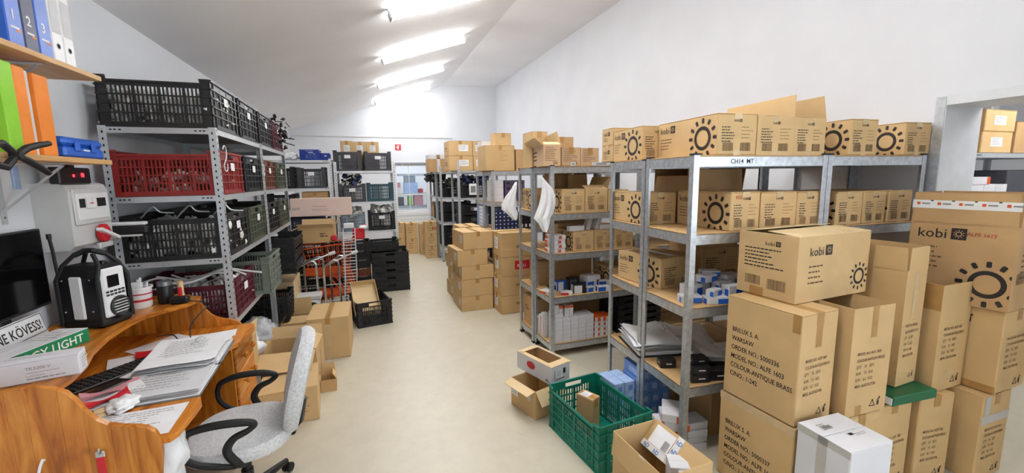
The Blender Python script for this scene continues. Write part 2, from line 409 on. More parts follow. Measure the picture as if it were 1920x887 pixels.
# small product packs: one chamfered mesh with a printed band
def pack(name, label, x, y, z, a, b, h, rz=0, base='card_white', band=None, cat='small box', group=None, bandspec=None, tilt=None):
    cx, cy = at_corner(x, y, a, b, rz)
    m = MB().cbox((-a/2,-b/2,0),(a/2,b/2,h-.0008), min(.003,.06*min(a,b,h)))
    o = m.build(name, base, None, (cx,cy,z)); o.rotation_euler = (0,0,math.radians(rz)); tag(o, label, cat, group)
    if tilt: o.rotation_euler = (math.radians(tilt[0]), math.radians(tilt[1]), math.radians(rz))
    fl_ = MB().box((-a/2+.001,-b/2+.001,h-.0008),(a/2-.001,b*.02,h)).box((-a/2+.001,b*.05,h-.0008),(a/2-.001,b/2-.001,h)); fl_.build('flap', base, o)
    if band:
        bs = bandspec or (0,.0,1,.35)
        for fc, w_ in (('front',a),('left',b)):
            MB().flat([rect(bs[0]*w_+.002, bs[1]*h+.002, bs[2]*w_-.002, bs[3]*h-.002)], face(fc,a,b,h), .0008).build('print', band, o)
    return o
# ------------------------------------------------------------------ plastic crates
def crate_side(m, F, ln, H, handle, dip):
    def bx(u0,z0,u1,z1,n0,n1):       # n outward positive
        m.add([(F@Vector(p))[:] for p in ((u0,z0,n0),(u1,z0,n0),(u1,z1,n0),(u0,z1,n0),(u0,z0,n1),(u1,z0,n1),(u1,z1,n1),(u0,z1,n1))],
              [(0,3,2,1),(4,5,6,7),(0,1,5,4),(1,2,6,5),(2,3,7,6),(3,0,4,7)])
    c = .055 if ln > .3 else .035; T = -.004
    bx(0,0,c,H,T,0); bx(ln-c,0,ln,H,T,0); bx(c,0,ln-c,.03,T,0)
    top0 = H-.055
    if handle:
        hw = min(.065, ln*.2); m0 = ln/2
        bx(c,top0,m0-hw,H,T,0); bx(m0+hw,top0,ln-c,H,T,0); bx(m0-hw,H-.018,m0+hw,H,T,0); bx(m0-hw,top0-.012,m0+hw,top0,T,0)
    else: bx(c,top0,ln-c,H-dip,T,0)
    nr = 3 if H > .2 else 2
    for i in range(1,nr+1):
        z = .03+(top0-.03)*i/(nr+1); bx(0,z-.004,ln,z+.004,T,.007)
    bx(0,H-.012,c,H,0,.009); bx(ln-c,H-.012,ln,H,0,.009); bx(c,H-.012-dip,ln-c,H-dip,0,.009)
    bx(0,0,ln,.01,0,.006); bx(0,top0-.004,ln,top0+.004,0,.008)
    for u in (c, ln-c): bx(u-.004,0,u+.004,H-dip,0,.007)
    n = max(4, round((ln-2*c)/.0215)); st = (ln-2*c)/n
    for i in range(1,n):
        u = c+i*st; wide = i % 6 == 0; bx(u-(.008 if wide else .0048),.03,u+(.008 if wide else .0048),top0,T,.005 if wide else -.001)
_cr = {}
def crate_parts(L_, W_, H, mt):
    k = (L_,W_,H,mt)
    if k in _cr: return _cr[k]
    out = []; X, Y = L_/2, W_/2
    longx = L_ >= W_
    for nm, F, ln, isl in (('side_panel', frame((-X,-Y,0),(1,0,0),(0,0,1)), L_, longx), ('side_panel', frame((X,Y,0),(-1,0,0),(0,0,1)), L_, longx),
                       ('end_panel', frame((-X,Y,0),(0,-1,0),(0,0,1)), W_, not longx), ('end_panel', frame((X,-Y,0),(0,1,0),(0,0,1)), W_, not longx)):
        m = MB(); crate_side(m, F, ln, H, not isl, .024 if isl else 0); out.append((nm, m.mesh(nm, mt)))
    m = MB(); n = 9
    for i in range(n):
        y = -Y+.01+(W_-.02)*(i+.5)/n; m.box((-X+.004,y-.35*W_/n,.004),(X-.004,y+.35*W_/n,.010))
    for i in range(5):
        x = -X+L_*(i+.5)/5; m.box((x-.02,-Y+.004,0),(x+.02,Y-.004,.006))
    out.append(('base', m.mesh('base', mt))); _cr[k] = out; return out
def crate(label, x, y, z, L_, W_, H, rz=0, mt='cr_black', card=None, group=None, centre=False, name='plastic_crate'):
    cx, cy = (x, y) if centre else at_corner(x, y, L_, W_, rz)
    root = thing(name, label, 'crate', (cx,cy,z), rz, group)
    for nm, me in crate_parts(L_, W_, H, mt): link(nm, me, root)
    if card:
        F = face(card, L_, W_, H); ln = L_ if card in ('front','back') else W_
        MB().prism(rect(ln/2-.045,H-.125,ln/2+.045,H-.072), .002, F@Matrix.Translation((0,0,.0085))).build('label_card', 'paper', root)
    return root
def heap(name, label, cx, cy, z, sx, sy, hz, n, mts, seed, cat='clutter', size=.03):
    rnd = random.Random(seed); root = None
    bms = {m: MB() for m in mts}
    for i in range(n):
        m = bms[rnd.choice(mts)]; p = (rnd.uniform(-sx,sx), rnd.uniform(-sy,sy), rnd.uniform(.015,hz)); r = size*rnd.uniform(.5,1.2); ax_ = Matrix.Rotation(rnd.random()*PI,3,'X')@Matrix.Rotation(rnd.random()*PI,3,'Y')
        k = rnd.random()
        if k < .5: m.lathe([(r*.35,-r),(r*.5,-r*.6),(r*.5,0),(r,r*.5),(r*.9,r*1.0),(r*.3,r*1.2)], 7, ax_, p)
        elif k < .8: m.obox(p, (r*.5,r*.9,r*.35), ax_)
        else: m.lathe([(r*.2,-r*1.6),(r*.2,r*1.6)], 6, ax_, p)
    for m in mts:
        o = bms[m].build(name if root is None else 'pieces', m, root, (cx,cy,z) if root is None else None)
        if root is None: root = tag(o, label, cat, None, 'stuff')
        else: o['kind'] = 'stuff'
    return root
# ------------------------------------------------------------------ shelving
def angle_post(H, sx, sy, w_=.036, t=.002, dim=True):
    m = MB(); m.box((0,0,0),(sx*w_,sy*t,H)) if False else None
    def b(x0,y0,x1,y1,z0,z1): m.box((min(x0,x1),min(y0,y1),z0),(max(x0,x1),max(y0,y1),z1))
    b(0,0,sx*w_,sy*t,0,H); b(0,sy*t,sx*t,sy*w_,0,H)
    if dim:
        z = .05
        while z < H-.03:
            b(sx*w_*.35,-sy*.0016,sx*w_*.62,0,z,z+.005); b(-sx*.0016,sy*w_*.35,0,sy*w_*.62,z+.022,z+.027); z += .05
    return m
def rivet_rack(label, x, y, rz, L_, D, H, tiers, board='mdf', group=None, metal='galv'):
    root = thing('storage_rack', label, 'shelving', (x,y,0), rz, group)
    key = ('post',H,metal)
    for i,(px,py,sx,sy) in enumerate(((0,0,1,1),(L_,0,-1,1),(0,D,1,-1),(L_,D,-1,-1))):
        k = key+(sx,sy)
        if k not in _cr: _cr[k] = angle_post(H,sx,sy).mesh('post', metal)
        p = link('post', _cr[k], root, (px,py,0))
        MB().cbox((-.004 if sx>0 else -.040,-.004 if sy>0 else -.040,0),(.040 if sx>0 else .004,.040 if sy>0 else .004,.022),.003).build('foot','rubber',p)
        MB().cbox((-.003 if sx>0 else -.039,-.003 if sy>0 else -.039,H-.006),(.039 if sx>0 else .003,.039 if sy>0 else .003,H+.004),.002).build('cap','rubber',p)
    for z in tiers:
        for yy, s_ in ((.003,1),(D-.003,-1)):
            m = MB(); m.box((.004,min(yy,yy+s_*.0025),z-.062),(L_-.004,max(yy,yy+s_*.0025),z-.008)); m.box((.004,min(yy,yy+s_*.02),z-.064),(L_-.004,max(yy,yy+s_*.02),z-.061)); m.box((.004,min(yy,yy+s_*.02),z-.0105),(L_-.004,max(yy,yy+s_*.02),z-.008)); m.build('beam', metal, root)
        for xx, s_ in ((.003,1),(L_-.003,-1)):
            m = MB(); m.box((min(xx,xx+s_*.0025),.03,z-.062),(max(xx,xx+s_*.0025),D-.03,z-.008)); m.box((min(xx,xx+s_*.02),.03,z-.0105),(max(xx,xx+s_*.02),D-.03,z-.008)); m.build('beam', metal, root)
        MB().cbox((.005,.005,z-.008),(L_-.005,D-.005,z),.0015).build('shelf_board', board, root)
    return root
def slot_rack(label, x, y, L_, D, H, tiers, rz=0, metal='steel_grey', w_=.04, group=None):
    root = thing('slotted_angle_rack', label, 'shelving', (x,y,0), rz, group)
    for (px,py,sx,sy) in ((0,0,1,1),(L_,0,-1,1),(0,D,1,-1),(L_,D,-1,-1)):
        k = ('spost',H,metal,sx,sy)
        if k not in _cr:
            s_ = MB(); z = .04
            while z < H-.03:
                xx = sorted((sx*w_*.5-.004,sx*w_*.5+.004)); yy = sorted((sy*w_*.5-.004,sy*w_*.5+.004))
                s_.box((xx[0],min(-sy*.0008,0),z),(xx[1],max(-sy*.0008,0),z+.014)); s_.box((min(-sx*.0008,0),yy[0],z+.02),(max(-sx*.0008,0),yy[1],z+.034)); z += .04
            _cr[k] = (angle_post(H,sx,sy,w_,.0025,False).mesh('post',metal), s_.mesh('slot_holes','hole'))
        p = link('post', _cr[k][0], root, (px,py,0)); link('slot_holes', _cr[k][1], p)['kind'] = 'stuff'
        MB().cbox((-.004 if sx>0 else -.044,-.004 if sy>0 else -.044,0),(.044 if sx>0 else .004,.044 if sy>0 else .004,.012),.003).build('foot','rubber',p)
    for z in tiers:
        m = MB(); e = .003
        m.box((e,e,z-.002),(L_-e,D-e,z)); m.box((e,e,z-.038),(L_-e,e+.002,z)); m.box((e,D-e-.002,z-.038),(L_-e,D-e,z)); m.box((e,e,z-.038),(e+.002,D-e,z)); m.box((L_-e-.002,e,z-.038),(L_-e,D-e,z))
        sh = m.build('shelf', metal, root)
        h_ = MB()
        for xx in (.055,.075,.10): 
            for q in (xx, L_-xx-.014): h_.box((q,e-.0012,z-.022),(q+.012,e,z-.014))
        h_.build('slot_holes','hole',sh)['kind'] = 'stuff'
        for (px,py) in ((w_/2,-.004),(L_-w_/2,-.004)): MB().lathe([(.006,0),(.006,.004)],6,Matrix.Rotation(PI/2,3,'X'),(px,.002,z-.02)).build('bolt','chrome',sh)
    return root
# ------------------------------------------------------------------ the room
XL, XR, YB, YF = -1.55, 3.52, 11.25, -3.2
def cz(x): return 2.85+.3315*(x-XL) if x <= 2.1 else 4.06+(x-2.1)*.03
struct(MB().box((-1.8,-3.5,-.06),(8.0,14.2,0)).build('floor','floor'))
struct(MB().box((XL-.2,YF-.2,0),(XL,YB+.2,3.1)).build('wall_left','wall'))
m = MB(); T = .37; D0, D1, DH = .62, 1.69, 2.115
m.box((XR,YF-.2,0),(XR+T,-2.9,4.2)); m.box((XR,-.25,0),(XR+T,D0,4.2)); m.box((XR,-2.9,0),(XR+T,-.25,.8)); m.box((XR,-2.9,2.75),(XR+T,-.25,4.2)); m.box((XR,D1,0),(XR+T,YB+.2,4.2)); m.box((XR,D0,DH),(XR+T,D1,4.2))
struct(m.build('wall_right','wall'))
WX0, WX1, WZ0, WZ1 = .80, 1.62, .86, 2.07
m = MB(); m.box((XL-.1,YB,0),(WX0,YB+.2,2.60)); m.box((WX1,YB,0),(XR+.1,YB+.2,2.60)); m.box((WX0,YB,0),(WX1,YB+.2,WZ0)); m.box((WX0,YB,WZ1),(WX1,YB+.2,2.60)); m.box((XL-.1,YB,2.60),(XR+.1,YB+.2,4.3))
struct(m.build('wall_back','wall'))
struct(MB().box((XL-.1,YF-.2,0),(XR+.1,YF,4.3)).build('wall_front','wall'))
m = MB(); F = frame((0,YB+.2,0),(1,0,0),(0,0,1))
m.prism([(XL-.2,cz(XL)-.066),(2.1,4.06),(XR+.4,cz(XR+.4)),(XR+.4,4.5),(XL-.2,4.5)], YB-YF+.4, F)
struct(m.build('ceiling','ceil'))
# steel lining of the doorway
m = MB(); m.box((XR-.012,D1,0),(XR+.0,D1+.055,DH+.055)); m.box((XR-.012,D0-.055,0),(XR,D0,DH+.055)); m.box((XR-.012,D0,DH),(XR,D1,DH+.055))
m.box((XR-.012,D1-.004,0),(XR+T+.01,D1,DH)); m.box((XR-.012,D0,0),(XR+T+.01,D0+.004,DH)); m.box((XR-.012,D0,DH-.004),(XR+T+.01,D1,DH))
t = struct(m.build('trim_1','steel_white')); 
MB().box((XR-.016,D1+.001,0),(XR-.0115,D1+.05,DH+.05)).build('edge_plate','galv',t)
# thin conduit along the back wall
struct(MB().box((XL+.05,YB-.018,2.735),(2.3,YB,2.757)).build('trim_2','grey_plastic'))
# neighbouring storeroom through the doorway
m = MB(); m.box((7.2,.2,0),(7.4,4.6,2.9)); m.box((3.89,4.4,0),(7.3,4.6,2.9)); m.box((3.89,.2,0),(7.3,.4,2.9)); struct(m.build('wall_storeroom','wall'))
struct(MB().box((3.85,.2,2.9),(7.4,4.6,3.0)).build('ceiling_storeroom','ceil'))
# space behind the window
m = MB(); m.box((-.2,13.6,0),(3.0,13.8,2.9)); m.box((-.4,11.45,0),(-.2,13.8,2.9)); m.box((3.0,11.45,0),(3.2,13.8,2.9)); struct(m.build('wall_backroom','wall_far'))
struct(MB().box((-.4,11.4,2.9),(3.2,13.8,3.0)).build('ceiling_backroom','ceil'))
# unseen window band, added behind the camera to bring daylight to the left side
wr = bpy.data.objects.new('added_window', None); COL.objects.link(wr); wr.location = (XR+.15,-1.575,.8); struct(wr)
for i in range(4): MB().cbox((-.03,-1.325+i*.87,0),(.03,-1.285+i*.87,1.95),.004).build('mullion','white_plastic',wr)
for z in (0,1.91): MB().cbox((-.03,-1.325,z),(.03,1.325,z+.04),.004).build('frame_bar','white_plastic',wr)
# ------------------------------------------------------------------ window in the back wall
wn = bpy.data.objects.new('window_1', None); COL.objects.link(wn); wn.location = (WX0,YB,WZ0); struct(wn)
W_, H_ = WX1-WX0, WZ1-WZ0
for a, b in (((0,.02,0),(W_,.08,.04)),((0,.02,H_-.04),(W_,.08,H_)),((0,.02,.04),(.04,.08,H_-.04)),((W_-.04,.02,.04),(W_,.08,H_-.04))): MB().cbox(a,b,.004).build('frame_bar','white_plastic',wn)
MB().cbox((W_*.42-.008,.03,.04),(W_*.42+.008,.07,H_-.04),.003).build('mullion','white_plastic',wn)
MB().cbox((.04,.03,H_*.36-.012),(W_-.04,.07,H_*.36+.012),.003).build('transom','white_plastic',wn)
for (u0,u1) in ((.04,W_*.42-.008),(W_*.42+.008,W_-.04)):
    for (v0,v1) in ((.04,H_*.36-.012),(H_*.36+.012,H_-.04)): MB().box((u0,.047,v0),(u1,.053,v1)).build('pane','glass',wn)
MB().cbox((-.03,-.035,H_),(W_+.03,.02,H_+.045),.004).build('header_rail','galv_dark',wn)
sc = MB()
for i in range(12): sc.lathe([(.0,-.012),(.026,-.01),(.03,0),(.026,.01),(0,.012)],10,Matrix.Rotation(PI/2,3,'X'),(.03+i*(W_-.06)/11,.015,H_-.012))
sc.build('scalloped_edge','paper',wn)
# grooved panel under the window
pr = thing('grooved_panel','white panel with horizontal grooves under the back window','panel',((WX0+WX1)/2,YB-.03,.45))
for i in range(4): MB().cbox((-.42,-.012,.10*i),(.42,.028,.10*i+.094),.006).build('board','white_plastic',pr)
# fire extinguisher sign
sg = thing('fire_sign','small red square fire extinguisher sign on the back wall','sign',(.905,YB-.004,2.42))
MB().cbox((-.075,0,0),(.075,.004,.15),.0015).build('plate','red',sg)
F = frame((0,-.0005,0),(1,0,0),(0,0,1))
MB().flat([[(-.02,.03),(.012,.03),(.022,.10),(-.004,.112),(-.018,.085)],[(.0,.115),(.03,.122),(.03,.130),(-.01,.126)],[(-.03,.118),(-.022,.124),(-.035,.06),(-.044,.06)]],F,.0006).build('pictogram','ink_white',sg)
# ------------------------------------------------------------------ fluorescent lights
def tube_light(label, x0, x1, y, zf, slope):
    L_ = (x1-x0)*math.hypot(1,slope)
    root = thing('ceiling_light', label, 'light', ((x0+x1)/2, y, zf((x0+x1)/2)), 0, 'row of fluorescent lights on the ceiling')
    root.rotation_euler = (0, -math.atan(slope), 0)
    X = L_/2
    m = MB(); m.prism([(-.035,-.005),(.035,-.005),(.035,-.045),(-.035,-.045)], L_-.02, frame((-X+.01,0,0),(0,1,0),(0,0,1))); m.build('housing','grey_plastic',root)
    m = MB(); m.prism([(-.04,-.046),(-.062,-.055)]+[(.062*math.cos(a),-.065-.045*math.sin(a)) for a in [PI-PI*i/8 for i in range(9)]]+[(.062,-.055),(.04,-.046)], L_-.05, frame((-X+.025,0,0),(0,1,0),(0,0,1))); m.sm = True; m.build('diffuser','tube',root)
    for s_ in (-1,1): MB().cbox((min(s_*X,s_*(X-.026)),-.066,-.114),(max(s_*X,s_*(X-.026)),.066,-.03),.01).build('end_cap','white_plastic',root)
    for i in range(5):
        for s_ in (-1,1): MB().cbox((-X*.8+i*X*.4-.012,s_*.064-.005,-.075),(-X*.8+i*X*.4+.012,s_*.064+.005,-.045),.002).build('clip','chrome',root)
    return root
for nm, y in (('fluorescent ceiling light over the near aisle, cut off by the top edge',4.93),('second fluorescent ceiling light from the camera',6.76),('third fluorescent ceiling light, second from the back wall',8.6),('fluorescent ceiling light nearest the back wall',10.38),
              ('fluorescent ceiling light over the desk and near racks',3.12),('fluorescent ceiling light straight above the camera',1.32)):
    tube_light(nm, .35, 1.61, y, cz, .3315)
tube_light('fluorescent light on the storeroom ceiling beyond the doorway', 4.3, 5.6, 1.15, lambda x: 2.9, 0)
tube_light('fluorescent light in the space behind the back window', .5, 1.9, 12.2, lambda x: 2.9, 0)  # invented lamp, out of view, brightens what shows through the glass
# ------------------------------------------------------------------ left rack with crates
slot_rack('grey slotted steel rack beside the desk, full of crates', -1.47, 3.25, .60, 1.29, 2.045, (.30,.76,1.20,1.615,2.04))
slot_rack('grey slotted steel rack along the left wall, behind the nearest one', -1.47, 4.56, .60, 1.29, 2.045, (.30,.76,1.20,1.615,2.04))
ys = (3.262, 3.90, 4.575, 5.22)
T1 = ('cr_char','cr_black','cr_black','cr_maroon'); N1 = ('black crate of lamp parts on the top shelf nearest the desk','second black crate from the camera on the top left shelf','third black crate on the top left shelf, before the maroon one','maroon crate with dark leads at the far end of the top left shelf')
T2 = ('cr_red','cr_black','cr_brown','cr_olive'); N2 = ('bright red crate on the second shelf of the left rack','black crate right behind the red crate','rust brown crate on the second left shelf','olive crate at the far end of the second left shelf')
T3 = ('cr_char','cr_olive','cr_black','cr_olive'); N3 = ('black crate with wires on top, on the shelf under the red crate','dark olive crate on the middle left shelf behind the near post','black crate on the middle left shelf, third from the camera','olive crate at the far end of the middle left shelf')
T4 = ('cr_maroon','cr_greygreen'); N4 = ('maroon crate piled with white cables on the low left shelf','grey green crate sticking out of the low left shelf')
for z, T, N, hh in ((2.041,T1,N1,.30),(1.616,T2,N2,.285),(1.201,T3,N3,.29)):
    for y, mt, n in zip(ys, T, N): crate(n, -1.458, y, z, .58, .575, hh, 0, mt, card='right')
crate(N4[0], -1.458, 3.30, .761, .58, .56, .27, 0, 'cr_maroon', card='right')
crate(N4[1], -1.36, 3.95, .761, .58, .50, .31, 0, 'cr_greygreen')
for i in range(3): crate(('bottom','middle','top')[i]+' of three flat black trays on the low left shelf', -1.30, 4.72+.02*i, .761+.121*i, .60, .66, .12, 0, 'cr_black')
heap('lamp_parts','pale lamp parts filling the top black crate by the desk', -1.168,3.55,2.055,.262,.262,.21,620,('pale_stuff','white_plastic'),11,size=.032)
heap('lamp_parts','reddish dark fittings lying in the red crate', -1.168,3.55,1.63,.26,.26,.13,220,('cr_brown','pale_stuff'),12,size=.026)
heap('lamp_parts','pale lamp parts filling the black crate under the red one', -1.168,3.55,1.215,.262,.262,.21,620,('pale_stuff','white_plastic'),13,size=.032)
heap('lamp_parts','white fittings heaped in the maroon crate', -1.168,3.58,.775,.26,.25,.20,460,('pale_stuff','white_plastic'),14,size=.026)
heap('dark_leads','dark leads spilling out of the far maroon crate', -1.05,5.5,2.06,.28,.24,.34,120,('dark_stuff','black'),15,size=.03)
def cable(name, label, pts, r, mt, cat='cable', n=6):
    # Catmull-Rom through the points
    P = [Vector(p) for p in pts]; P = [P[0]*2-P[1]]+P+[P[-1]*2-P[-2]]; out = []
    for i in range(1,len(P)-2):
        for k in range(n):
            t = k/n; a,b,c,d = P[i-1],P[i],P[i+1],P[i+2]
            out.append(.5*((2*b)+(c-a)*t+(2*a-5*b+4*c-d)*t*t+(3*b-a-3*c+d)*t**3))
    out.append(P[-2]); o = MB().tube(out, r, 6).build(name, mt); tag(o, label, cat); return o
rn = random.Random(5)
for i, lb in enumerate(('long white cable looping over the front of the maroon crate','white cable curling above the maroon crate near the post','white cable lying in the middle of the maroon crate','thin white cable standing in a loop on the maroon crate')):
    cable('white_cable', lb, [(-1.42+.06*i+.125*k*(.8+.06*i), 3.36+.07*i+.03*math.sin(k*2+i), 1.045+.022*math.sin(k*1.9+i*1.3)) for k in range(5)], .007, 'white_plastic')
for i, lb in enumerate(('grey wire bent up over the black crate beneath the red one','grey wire arching at the left of the black crate beneath the red one','thin grey wire at the right end of the black crate beneath the red one')):
    x = -1.38+.2*i; cable('grey_wire', lb, [(x,3.4,1.47),(x+.05,3.38,1.52),(x+.09,3.36,1.545),(x+.12,3.37,1.51),(x+.19,3.38,1.50)], .005, 'steel_grey')
def shook(label, x, y, z, s_=.15):
    pts = [(x, y+.03*math.cos(a)*1.2, z+s_*.25*math.sin(a)) for a in [PI*.9-PI*1.1*i/8 for i in range(9)]]
    p2 = [(x, y-.004+.03*math.cos(a)*1.3, z-s_*.62+s_*.26*math.sin(a)) for a in [PI-PI*.0+PI*1.1*i/8 for i in range(9)]]
    o = MB().tube(pts+[(x,y+.02,z-s_*.3)]+p2, .0035, 6).build('wire_hook','white_plastic'); tag(o, label, 'hook')
shook('white s-shaped wire hook hanging beside the red crate', -.855, 3.345, 1.90)
shook('small white wire hook on the shelf edge by the brown crate', -.855, 4.50, 1.83, .09)
# bottom of the left rack: bags, tubes
def lump(name, label, c, r, mt, cat, seed, sub=4, amp=.45, zmin=None):
    bm = bmesh.new(); bmesh.ops.create_icosphere(bm, subdivisions=sub, radius=1)
    from mathutils import noise
    for v in bm.verts:
        n = noise.noise(v.co*2.1+Vector((seed*3.1,0,0)))+.55*abs(noise.noise(v.co*4+Vector((0,seed,0))))+.35*abs(noise.noise(v.co*9+Vector((0,seed,2))))
        q = v.co*(1+amp*n); v.co = Vector((q.x*r[0], q.y*r[1], max(q.z*r[2], zmin if zmin is not None else -9)))
    me = bpy.data.meshes.new(name); bm.to_mesh(me); bm.free(); me.materials.append(M[mt]); me.polygons.foreach_set('use_smooth',[True]*len(me.polygons))
    o = link(name, me, None, c); tag(o, label, cat); return o
lump('plastic_bag','crumpled clear plastic bag on the lowest left shelf', (-1.0,3.60,.42),(.16,.22,.12),'bag','bag',3,zmin=-.118)
lump('plastic_bag','silvery plastic bag spilling over the lowest left shelf edge', (-.95,4.08,.40),(.13,.18,.10),'film','bag',5,zmin=-.098)
crate('black crate on the lowest left shelf', -1.30, 4.62, .301, .52, .40, .26, 0, 'cr_black')
carton('tan box standing on the lowest left shelf behind the black crate', -1.2,5.08,.301,.42,.5,.30, 0,'card_pale')
carton('open brown carton on the floor under the left rack edge', -.99,3.34,.3015,.12,.24,.26, -10,'card',top={'left':(120,.1),'right':(100,.12)},inner='card_pale')
# ------------------------------------------------------------------ pine desk
desk = thing('pine_desk','orange pine desk with wavy side panels and raised back shelf','desk',(-1.12,2.5,0))
def D(m, nm, mt, par=desk): o = m.build(nm, mt, par); o.location = (1.12,-2.5,0) if par is desk else (0,0,0); return o
near = [(-1.50,0),(-.79,0),(-.778,.60),(-.765,.70),(-.766,.755),(-.778,.79),(-.80,.812),(-.83,.823),(-.87,.832),(-.91,.848),(-.94,.872),(-.965,.908),(-.985,.95),(-1.01,.988),(-1.045,1.010),(-1.09,1.020),(-1.5,1.028)]
far = [(x-.055, z-.035 if z > .65 else z) for x,z in near]; far[0] = (-1.50,0); far[-1] = (-1.50,.993)
for poly, y in ((near,1.80),(far,3.19)):
    x = -1.50; k = 0
    while x < -.77:
        x2 = min(x+(.07,.05,.085,.06)[k%4], -.76); q = clip(poly, x+.0004, -1, x2-.0004, 2)
        if q: D(MB().prism(q, .024, frame((0,y+.024,0),(1,0,0),(0,0,1))), 'stave', 'pine_z')
        x = x2; k += 1
def slab(nm, pts, z0, z1): return D(MB().prism(pts, z1-z0, frame((0,0,z0),(1,0,0),(0,1,0))), nm, 'pine_y')
top = [(-1.50,1.826),(-.745,1.826),(-.728,1.86),(-.722,2.0),(-.722,2.09),(-.74,2.14),(-.79,2.20),(-.84,2.28),(-.86,2.38),(-.86,2.58),(-.84,2.68),(-.79,2.76),(-.745,2.82),(-.732,2.88),(-.730,3.10),(-.742,3.16),(-.78,3.187),(-1.50,3.188)]
for i, (a_, b_) in enumerate(((-1.6,-1.3),(-1.3,-1.1),(-1.1,-.92),(-.92,-.6))):
    q = clip(top, a_+.0004, 0, b_-.0004, 5); slab('top_plank', q, .725, .75)
sh = [(-1.50,1.826),(-1.10,1.826),(-1.095,2.0),(-1.12,2.15),(-1.17,2.30),(-1.205,2.5),(-1.21,2.7),(-1.19,2.84),(-1.12,2.93),(-1.05,3.02),(-1.02,3.12),(-1.03,3.187),(-1.50,3.188)]
slab('raised_shelf', sh, .945, .97)
D(MB().box((-1.52,1.824,.05),(-1.50,3.19,.99)), 'back_panel', 'pine_y')
D(MB().box((-1.38,2.76,.06),(-.78,2.78,.725)), 'pedestal_side', 'pine_z')
for i in range(4):
    z0 = .07+i*.163; dr = D(MB().cbox((-.79,2.79,z0),(-.768,3.185,z0+.155),.006), 'drawer', 'pine_y')
    for yy in (2.90,3.08): MB().lathe([(.008,0),(.008,.012),(.017,.018),(.019,.028),(.012,.036),(.002,.038)],12,Matrix.Rotation(PI/2,3,'Y'),(-.768,yy,z0+.08)).build('knob','pine_z',dr)
D(MB().box((-1.42,2.78,.04),(-.79,3.19,.06)), 'pedestal_base', 'pine_y')
D(MB().box((-1.50,1.95,.30),(-.95,2.75,.32)), 'lower_shelf', 'pine_y')
# hooks on the near side panel
hk = tag(MB().tube([(-1.09,1.797,.76),(-1.09,1.79,.765),(-1.092,1.778,.75),(-1.098,1.772,.72),(-1.108,1.772,.702),(-1.12,1.772,.708),(-1.124,1.772,.722)],.0045,6).build('wall_hook','white_plastic'),'white hook on the near wavy desk panel','hook')
rb = thing('red_strap','red strap hanging from a small hook on the desk panel','strap',(-.937,1.797,.60))
MB().cbox((-.013,-.008,-.05),(.013,-.004,.155),.002).build('ribbon','red',rb); MB().tube([(0,0,.15),(0,-.008,.168),(0,-.014,.160),(0,-.012,.148)],.003,6).build('hook','chrome',rb)
MB().cbox((-.014,-.0085,.135),(.014,-.0035,.158),.002).build('stitch','chrome',rb)
# ------------------------------------------------------------------ things on the desk
bd = thing('ring_binder','open ring binder piled with loose white sheets on the desk','binder',(-.92,2.49,.7505))
bd.rotation_euler.z = math.radians(3)
MB().cbox((-.165,-.36,0),(.16,.0,.004),.001).build('cover','galv_dark',bd); MB().cbox((-.165,.02,0),(.16,.36,.004),.001).build('cover','galv_dark',bd); MB().cbox((-.165,0,.0),(.16,.02,.006),.001).build('spine','black_soft',bd)
rn = random.Random(3)
def sheet(par, cx, cy, z, a, b, rz, mt='paper', curl=.0, nm='sheet'):
    m = MB(); n = 6; c, s_ = math.cos(rz), math.sin(rz)
    for j in range(n+1):
        for i in range(n+1):
            u, v = i/n-.5, j/n-.5; w_ = curl*((abs(u)*2)**2*(.5+v)+.35*math.sin(7*u+3*v+a*37+z*900)*math.sin(5*v+z*500)+.35); x, y = u*a, v*b; m.v.append((cx+x*c-y*s_, cy+x*s_+y*c, z+w_))
    for j in range(n):
        for i in range(n): k = j*(n+1)+i; m.f.append((k,k+1,k+n+2,k+n+1))
    m.sm = True; o = m.build(nm, mt, par); return o
for i in range(7): sheet(bd, rn.uniform(-.006,.006), -.20+rn.uniform(-.01,.01), .008+.0035*i, .30, .29, rn.uniform(-.05,.05), 'paper' if i%3 else 'paper_grey', .004)
MB().cbox((-.158,-.35,.004),(.154,-.02,.009),.001).build('paper_block','paper',bd)
MB().cbox((-.15,.0,.005),(.15,.345,.026),.002).build('paper_block','paper',bd)
for i in range(12): sheet(bd, -.02+rn.uniform(-.012,.012), .12+rn.uniform(-.015,.015), .030+.0032*i, .31, .40, rn.uniform(-.06,.06), 'paper' if i%4 else 'paper_grey', .006)
for yy in (.17,.25): MB().tube([(.02+.03*math.cos(a),yy,.055+.03*math.sin(a)) for a in [PI*i/8 for i in range(9)]],.0022,6).build('ring','chrome',bd)
sheet(bd,.0,.335,.03,.30,.09,.02,'paper',.004)
for cy_, z_, sd in ((.12,.0745,4),(-.20,.0385,6)):
    o_ = MB().flat(dashes(-.11,cy_+.13,.2,8,.03,.006,random.Random(sd)), frame((0,0,z_),(1,0,0),(0,1,0)), 0).build('print','ink_grey',bd); o_['kind'] = 'stuff'
def loose(label, x, y, z, a, b, rz, mt='paper', curl=.004, prints=True, rows=9, name='paper_sheet', cat='paper'):
    root = thing(name, label, cat, (x,y,z), rz); sheet(root,0,0,.0012,a,b,0,mt,curl,'page')
    if prints:
        rn_ = random.Random(int(x*1000)); MB().flat(dashes(-a*.42,b*.40,a*.84,rows,b*.8/rows,b*.2/rows,rn_), frame((0,0,0),(1,0,0),(0,1,0)), .0025+curl*.3).build('print','ink_grey',root)
    return root
ps = loose('printed price sheet at the near edge of the desk', -.93,1.965,.7505,.34,.24,2,rows=10)
loose('white sheet with a folded corner far back on the desk', -1.16,2.93,.7505,.21,.29,-38,prints=False)
loose('white sheet at the far right of the desk beside the panel', -.95,2.99,.7505,.28,.12,8,prints=False)
loose('white sheet lying under the red plastic folder', -1.17,2.72,.7545,.30,.20,22,prints=False)
